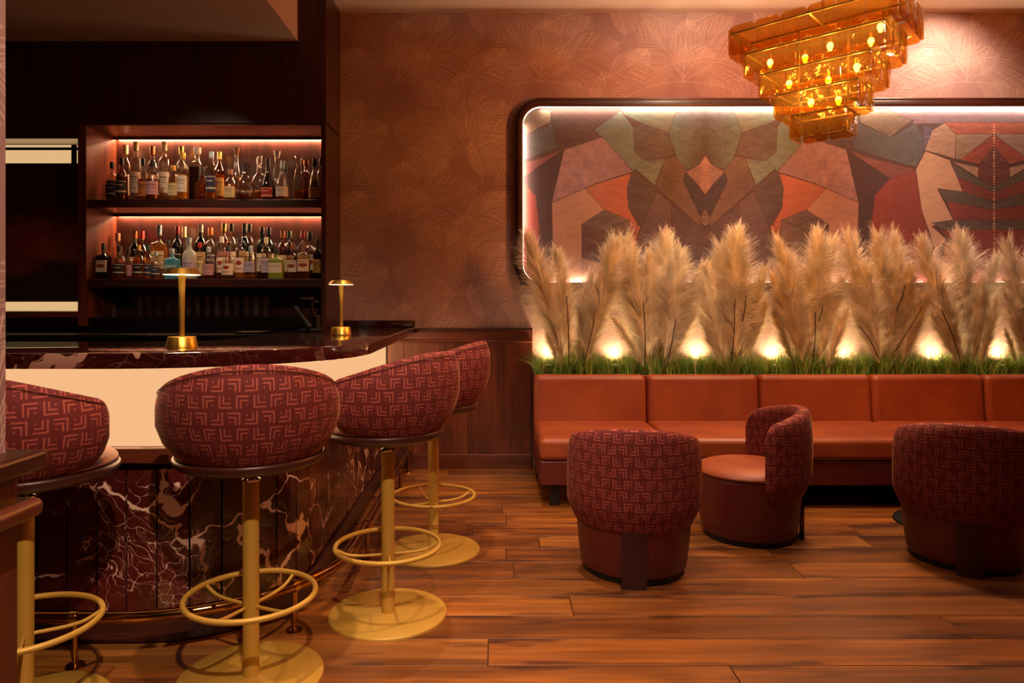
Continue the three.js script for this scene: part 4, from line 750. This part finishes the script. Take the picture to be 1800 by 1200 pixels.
// ---------------------------------------------------------------- planter, grass, pampas
const PY = 0.745;
{
  const X0 = 0.285, X1 = 4.3;
  const p = thing('planter_box', 'long dark planter box behind the bench filled with grasses', 'planter');
  part('trough', rboxAt(X0, X1, 0, PY - 0.005, -5.415, -5.128, 0.006), M.darkwood, p);
  part('soil', box(X0 + 0.012, X1 - 0.012, PY - 0.006, PY + 0.004, -5.405, -5.138), M.soil, p);
  const LAMPS = [1080, 1228, 1362, 1488, 1645, 1762, 965];
  // grass
  srand(77);
  const pos = [], col = [], idx = [];
  const blade = (x, y, z, len, a, lean, w, c) => {
    const n = len > 0.2 ? 5 : 4, base = pos.length / 3, dx = Math.cos(a), dz = Math.sin(a) * 0.75;
    for (let i = 0; i <= n; i++) { const t = i / n, out = len * lean * t * t, up = len * (t - lean * 0.45 * t * t), ww = w * (1 - 0.92 * t); const px = -dz, pz = dx; const zz = Math.max(-5.405, z + dz * out); pos.push(x + dx * out + px * ww, y + up, zz + pz * ww, x + dx * out - px * ww, y + up, zz - pz * ww); for (let q = 0; q < 2; q++) col.push(...c); if (i < n) { const b = base + i * 2; idx.push(b, b + 1, b + 2, b + 1, b + 3, b + 2); } }
  };
  const green = () => { const k = rnd(); return k < 0.4 ? [rr(0.08, 0.14), rr(0.24, 0.34), rr(0.03, 0.05)] : k < 0.82 ? [rr(0.24, 0.36), rr(0.48, 0.6), rr(0.05, 0.1)] : [rr(0.55, 0.65), rr(0.6, 0.68), rr(0.18, 0.26)]; };
  for (let k = 0; k < 560; k++) {
    const x = rr(X0 - 0.01, X1), z = rr(-5.33, -5.135), tall = rnd() < 0.5; if (z < -5.27 && LAMPS.some((u) => Math.abs(colX(u, 5.36) - x) < 0.06)) continue;
    for (let j = 0; j < 15; j++) blade(x + rr(-0.02, 0.02), PY, clamp(z + rr(-0.015, 0.015), -5.4, -5.135), rr(0.15, 0.25) * (tall ? 1.05 : 0.8), rnd() * 6.283, rr(0.25, 0.95), rr(0.002, 0.0036), green());
  }
  for (let k = 0; k < 620; k++) blade(rr(X0, X1), PY, rr(-5.36, -5.15), rr(0.16, 0.36), rnd() * 6.283, rr(0.1, 0.5), rr(0.0012, 0.002), rnd() < 0.6 ? [rr(0.1, 0.2), rr(0.2, 0.3), rr(0.02, 0.05)] : [0.42, 0.36, 0.12]);
  for (let k = 0; k < 60; k++) blade(X0 + rr(0, 0.05), PY, rr(-5.36, -5.14), rr(0.12, 0.3), Math.PI + rr(-0.9, 0.9), rr(0.5, 1.25), rr(0.0014, 0.0022), green());
  const g = new THREE.BufferGeometry(); g.setAttribute('position', new THREE.Float32BufferAttribute(pos, 3)); g.setAttribute('color', new THREE.Float32BufferAttribute(col, 3)); g.setIndex(idx); g.computeVertexNormals();
  const gm = solo('planter_grass', g, phys({ vertexColors: true, roughness: 0.7, transmission: 0.35, thickness: 0, side: THREE.DoubleSide }), 'short green and yellow grass along the planter behind the bench', 'grass'); gm.userData.kind = 'stuff';

  // pampas plumes: variants of one plume, 1 m long along +y
  const plume = (seed) => {
    srand(seed); const P = [], I = [], CO = [], n = 4400, bendX = rr(-0.05, 0.05), bendZ = rr(-0.03, 0.05);
    const ax = (t) => [bendX * t * t, t, bendZ * t * t];
    const warm = rr(0.9, 1.05);
    const locks = 210, per = Math.round(n / locks);
    for (let q = 0; q < locks; q++) {
      const lt = lerp(0.16, 0.97, Math.pow(q / locks, 0.8)) + rr(-0.01, 0.01), la = rnd() * 6.283, env = Math.pow(Math.sin(Math.PI * clamp((lt - 0.02) / 1.06)), 0.75), tip = 1 - smooth(0.7, 1.0, lt);
      const ll = rr(0.17, 0.30) * (0.42 + 0.62 * env), lsp = rr(0.35, 0.8) * (0.35 + 0.65 * tip), ldr = rr(0.0, 1.0) * tip, ltw = rr(-0.9, 0.9), ltone = rr(0.68, 1.14) * warm;
      for (let k = 0; k < per; k++) {
        const t = Math.min(0.99, lt + rr(-0.03, 0.03)), c = ax(t), len = ll * rr(0.55, 1.08), sp = lsp * rr(0.75, 1.25), droop = ldr * rr(0.6, 1.3) + rr(0, 0.15), tw = ltw + rr(-0.5, 0.5), w0 = rr(0.0010, 0.0021), b = P.length / 3, m = 5;
        const tone = ltone * rr(0.92, 1.08), cc = [0.88 * tone, 0.80 * tone, 0.66 * tone];
        let x = c[0], y = c[1], z = c[2], el = Math.PI / 2 - sp * 0.45, az = la + rr(-0.22, 0.22);
        for (let i = 0; i <= m; i++) {
          const f = i / m, w = w0 * (f < 0.2 ? 0.6 : 1 - 0.8 * (f - 0.2)), px = -Math.sin(az), pz = Math.cos(az); P.push(x + px * w, y, z + pz * w, x - px * w, y + w * 0.6, z - pz * w); CO.push(...cc, ...cc);
          if (i < m) { const e = b + 2 * i; I.push(e, e + 1, e + 2, e + 1, e + 3, e + 2); }
          const st = len / m; x += Math.cos(el) * Math.cos(az) * st; z += Math.cos(el) * Math.sin(az) * st; y += Math.sin(el) * st; el -= (sp * 0.9 + droop * f * f * 6.0) / m; az += tw / m;
        }
      }
    }
    const g = new THREE.BufferGeometry(); g.setAttribute('position', new THREE.Float32BufferAttribute(P, 3)); g.setAttribute('color', new THREE.Float32BufferAttribute(CO, 3)); g.setIndex(I); g.computeVertexNormals(); return g;
  };
  const V = [501, 502, 503, 504, 505].map(plume), pm = phys({ vertexColors: true, roughness: 0.95, transmission: 0.35, thickness: 0, side: THREE.DoubleSide });
  const stemG = new THREE.CylinderGeometry(0.0018, 0.003, 0.9, 6); stemG.translate(0, 0.45, 0);
  const stemM = std({ color: 0x8a6a3a, roughness: 0.8 }), darkStem = std({ color: 0x2a140c, roughness: 0.7 });
  const stalk = (pts) => tube(pts, 0.0034, 24, 6);
  const BUNCH = [ // base column, tips [column, row], dark stalks [from col,row -> to col,row]
    [1008, [[938, 424], [986, 452], [1030, 488], [1082, 432], [952, 500], [1046, 540], [960, 590], [1060, 500]], [[1000, 640, 996, 520], [1025, 640, 1045, 560]], 'farthest left, at the bench end'],
    [1150, [[1100, 428], [1128, 455], [1178, 424], [1202, 452], [1224, 472], [1098, 500], [1085, 560], [1215, 540]], [[1134, 640, 1131, 530], [1172, 640, 1188, 560]], 'second from left'],
    [1290, [[1285, 418], [1304, 424], [1336, 478], [1228, 500], [1252, 474], [1345, 540], [1230, 560], [1268, 440]], [[1286, 640, 1292, 525], [1306, 560, 1311, 520]], 'under the pale diamond of the mural'],
    [1424, [[1376, 430], [1426, 419], [1456, 432], [1366, 488], [1478, 496], [1350, 540], [1490, 550], [1400, 460]], [[1430, 635, 1433, 548], [1440, 560, 1446, 536]], 'fourth from left, below the chandelier'],
    [1562, [[1486, 425], [1546, 423], [1584, 423], [1512, 476], [1624, 516], [1605, 480], [1500, 540], [1570, 470]], [[1546, 625, 1510, 572], [1575, 612, 1622, 538], [1577, 542, 1592, 500]], 'fifth from left, with crossing dark stalks'],
    [1700, [[1622, 430], [1698, 423], [1744, 458], [1652, 512], [1756, 534], [1680, 470], [1640, 560], [1730, 500]], [[1690, 630, 1655, 545]], 'sixth from left'],
    [1815, [[1772, 436], [1796, 446], [1838, 430], [1768, 520], [1850, 500], [1765, 580], [1790, 500]], [[1812, 640, 1800, 540]], 'at the right picture edge'],
  ];
  srand(88);
  BUNCH.forEach(([u, tips, stalks, words], bi) => {
    const D = 5.195, bx = colX(u, D), t = thing('pampas_grass', 'fluffy cream pampas grass bunch ' + words, 'pampas grass', bx, PY, -D, 0, 'pampas bunches in the planter');
    tips.forEach(([tu, tv], k) => {
      const dd = D + (k % 3 - 1) * 0.035, ox = rr(-0.02, 0.02) + (tu - u) / FOCAL * D * 0.22, oz = -(dd - D), tx = colX(tu, dd) - bx, ty = EYE - (tv - 538) / FOCAL * dd - PY, dx = tx - ox, len = Math.hypot(dx, ty) * 0.97;
      const m = part('plume', V[(bi + k * 2) % 5], pm, t); m.position.set(ox, 0, oz); m.rotation.set(rr(-0.03, 0.06), 0, -Math.atan2(dx, ty)); m.rotation.order = 'ZXY'; m.rotation.y = k % 2 ? 0 : Math.PI; m.scale.set(len * rr(1.15, 1.5), len, len * 0.5);
      const s = part('stem', stemG, stemM, m);
    });
    for (const [a, b, c, d] of stalks) { const z = 0.09, q = (uu, vv) => [colX(uu, D - z) - bx, EYE - (vv - 538) / FOCAL * (D - z) - PY, z]; const A = q(a, b), Z = q(c, d); part('dark_stalk', stalk([[A[0], Math.max(0, A[1] - 0.02), z - 0.01], [lerp(A[0], Z[0], 0.5) + 0.006, lerp(A[1], Z[1], 0.5), z], Z]), darkStem, t); }
  });
  // up-lights set in the grass
  const uplightWords = ['between the first and second pampas bunch', 'between the second and third pampas bunch', 'between the third and fourth pampas bunch', 'between the fourth and fifth pampas bunch', 'between the fifth and sixth pampas bunch', 'between the sixth and seventh pampas bunch', 'behind the first pampas bunch'];
  LAMPS.forEach((u, k) => {
    const t = thing('planter_uplight', 'small warm uplight in the grass ' + uplightWords[k], 'uplight', colX(u, 5.36), PY + 0.004, -5.365, 0, 'uplights hidden in the planter');
    part('housing', latheHard([[0, 0.05], [0.016, 0.05], [0.024, 0.056], [0.024, 0], [0, 0]], 20), M.black, t);
    part('lens', lathe([[0, 0.062], [0.016, 0.06], [0.022, 0.055], [0.016, 0.051]], 18), glow(new THREE.Color().setRGB(1, 0.7, 0.38), 1.2), t);
    const l = new THREE.SpotLight(new THREE.Color().setRGB(1, 0.68, 0.34), 1.7, 0, 1.3, 0.7, 2); l.position.set(0, 0.068, 0); l.target.position.set(0, 1, 0.12); l.castShadow = true; l.shadow.radius = 1; l.name = 'uplight_beam'; t.add(l); t.add(l.target); l.target.name = 'aim';
  });
}

// ---------------------------------------------------------------- chandelier
{
  const t = thing('glass_chandelier', 'tiered amber glass block chandelier hanging before the mural', 'chandelier', 1.865, 0, -3.98, -42.8 * Math.PI / 180);
  const gm = phys({ color: 0xe6bf74, transmission: 1, thickness: 0, roughness: 0.07, ior: 1.5, bumpMap: dataTex(256, 256, (u, v) => { const k = 255 * fbm(u, v, 5, 5, 401, 3); return [k, k, k]; }, false, 0.3), bumpScale: 0.01 });
  const tile = (w, h) => { const s = new THREE.Shape(), r = 0.028, a = -w / 2, b = w / 2; s.moveTo(a + r, 0); s.lineTo(b - r, 0); s.absarc(b - r, r, r, -Math.PI / 2, 0); s.lineTo(b, h - r); s.absarc(b - r, h - r, r, 0, Math.PI / 2); s.lineTo(a + r, h); s.absarc(a + r, h - r, r, Math.PI / 2, Math.PI); s.lineTo(a, r); s.absarc(a + r, r, r, Math.PI, Math.PI * 1.5); const g = new THREE.ExtrudeGeometry(s, { depth: 0.006, bevelEnabled: true, bevelThickness: 0.003, bevelSize: 0.003, bevelOffset: -0.003, bevelSegments: 2, curveSegments: 6 }); g.translate(0, 0, -0.003); return metreUV(toCreasedNormals(g, 0.7)); };
  const Y0 = 2.905, STEP = 0.126, TH = 0.175, long = [0.88, 0.735, 0.588, 0.441, 0.294], short = [0.50, 0.42, 0.34, 0.26, 0.18], nl = [6, 5, 4, 3, 2], ns = [3, 3, 2, 2, 1];
  for (let k = 0; k < 5; k++) {
    const y = Y0 - TH - k * STEP, a = long[k] / 2, b = short[k] / 2, gl = tile(long[k] / nl[k] - 0.003, TH), gs = tile(short[k] / ns[k] - 0.003, TH);
    for (const sd of [-1, 1]) {
      for (let i = 0; i < nl[k]; i++) { const m = part('glass_tile', gl, gm, t); m.position.set(-a + (i + 0.5) * long[k] / nl[k], y, sd * (b + 0.008)); m.rotation.x = sd * -0.03; }
      for (let i = 0; i < ns[k]; i++) { const m = part('glass_tile', gs, gm, t); m.position.set(sd * (a + 0.008), y, -b + (i + 0.5) * short[k] / ns[k]); m.rotation.y = Math.PI / 2; }
    }
    const fy = y + TH - 0.045, bar = (x0, x1, z0, z1) => box(x0, x1, fy, fy + 0.008, z0, z1);
    part('frame_rail', mergeGeometries([bar(-a, a, b - 0.008, b), bar(-a, a, -b, -b + 0.008), bar(-a, -a + 0.008, -b, b), bar(a - 0.008, a, -b, b)]), M.darkMetal, t);
  }
  part('spine', mergeGeometries([box(-0.42, 0.42, 2.868, 2.878, -0.006, 0.006), box(-0.006, 0.006, 2.868, 2.878, -0.24, 0.24), box(-0.14, -0.13, 2.35, 2.87, -0.004, 0.004), box(0.13, 0.14, 2.35, 2.87, -0.004, 0.004)]), M.darkMetal, t);
  part('rod', new THREE.CylinderGeometry(0.009, 0.009, CEIL - 2.87, 16).translate(0, (CEIL + 2.87) / 2, 0), M.brass, t, 'brass hanging rod');
  part('canopy', latheHard([[0, CEIL - 0.03], [0.05, CEIL - 0.03], [0.06, CEIL - 0.02], [0.06, CEIL - 0.001], [0, CEIL - 0.001]], 32), M.brass, t);
  const bulbs = [[-0.28, 2.70, 0.06], [-0.12, 2.72, -0.06], [0.06, 2.71, 0.07], [0.24, 2.72, -0.04], [0.32, 2.74, 0.09], [-0.18, 2.56, 0.03], [0.02, 2.55, -0.03], [0.19, 2.57, 0.04], [-0.06, 2.43, 0.02], [0.08, 2.42, -0.01]];
  const bg = lathe([[0, 0.028], [0.011, 0.025], [0.017, 0.014], [0.017, 0.004], [0.011, -0.012], [0.009, -0.02], [0, -0.022]], 18), sock = latheHard([[0, 0.055], [0.009, 0.055], [0.01, 0.022], [0, 0.022]], 14);
  for (const [x, y, z] of bulbs) {
    const b = part('bulb', bg, glow(new THREE.Color().setRGB(1, 0.8, 0.5), 30), t, 'lit bulb'); b.position.set(x, y, z);
    part('socket', sock, M.brass, b);
    const l = new THREE.PointLight(AMBER, 2.2, 0, 2); l.position.set(x, y, z); l.castShadow = true; l.shadow.radius = 0.8; l.name = 'bulb_light'; t.add(l);
  }
}

renderer.render(scene, camera);
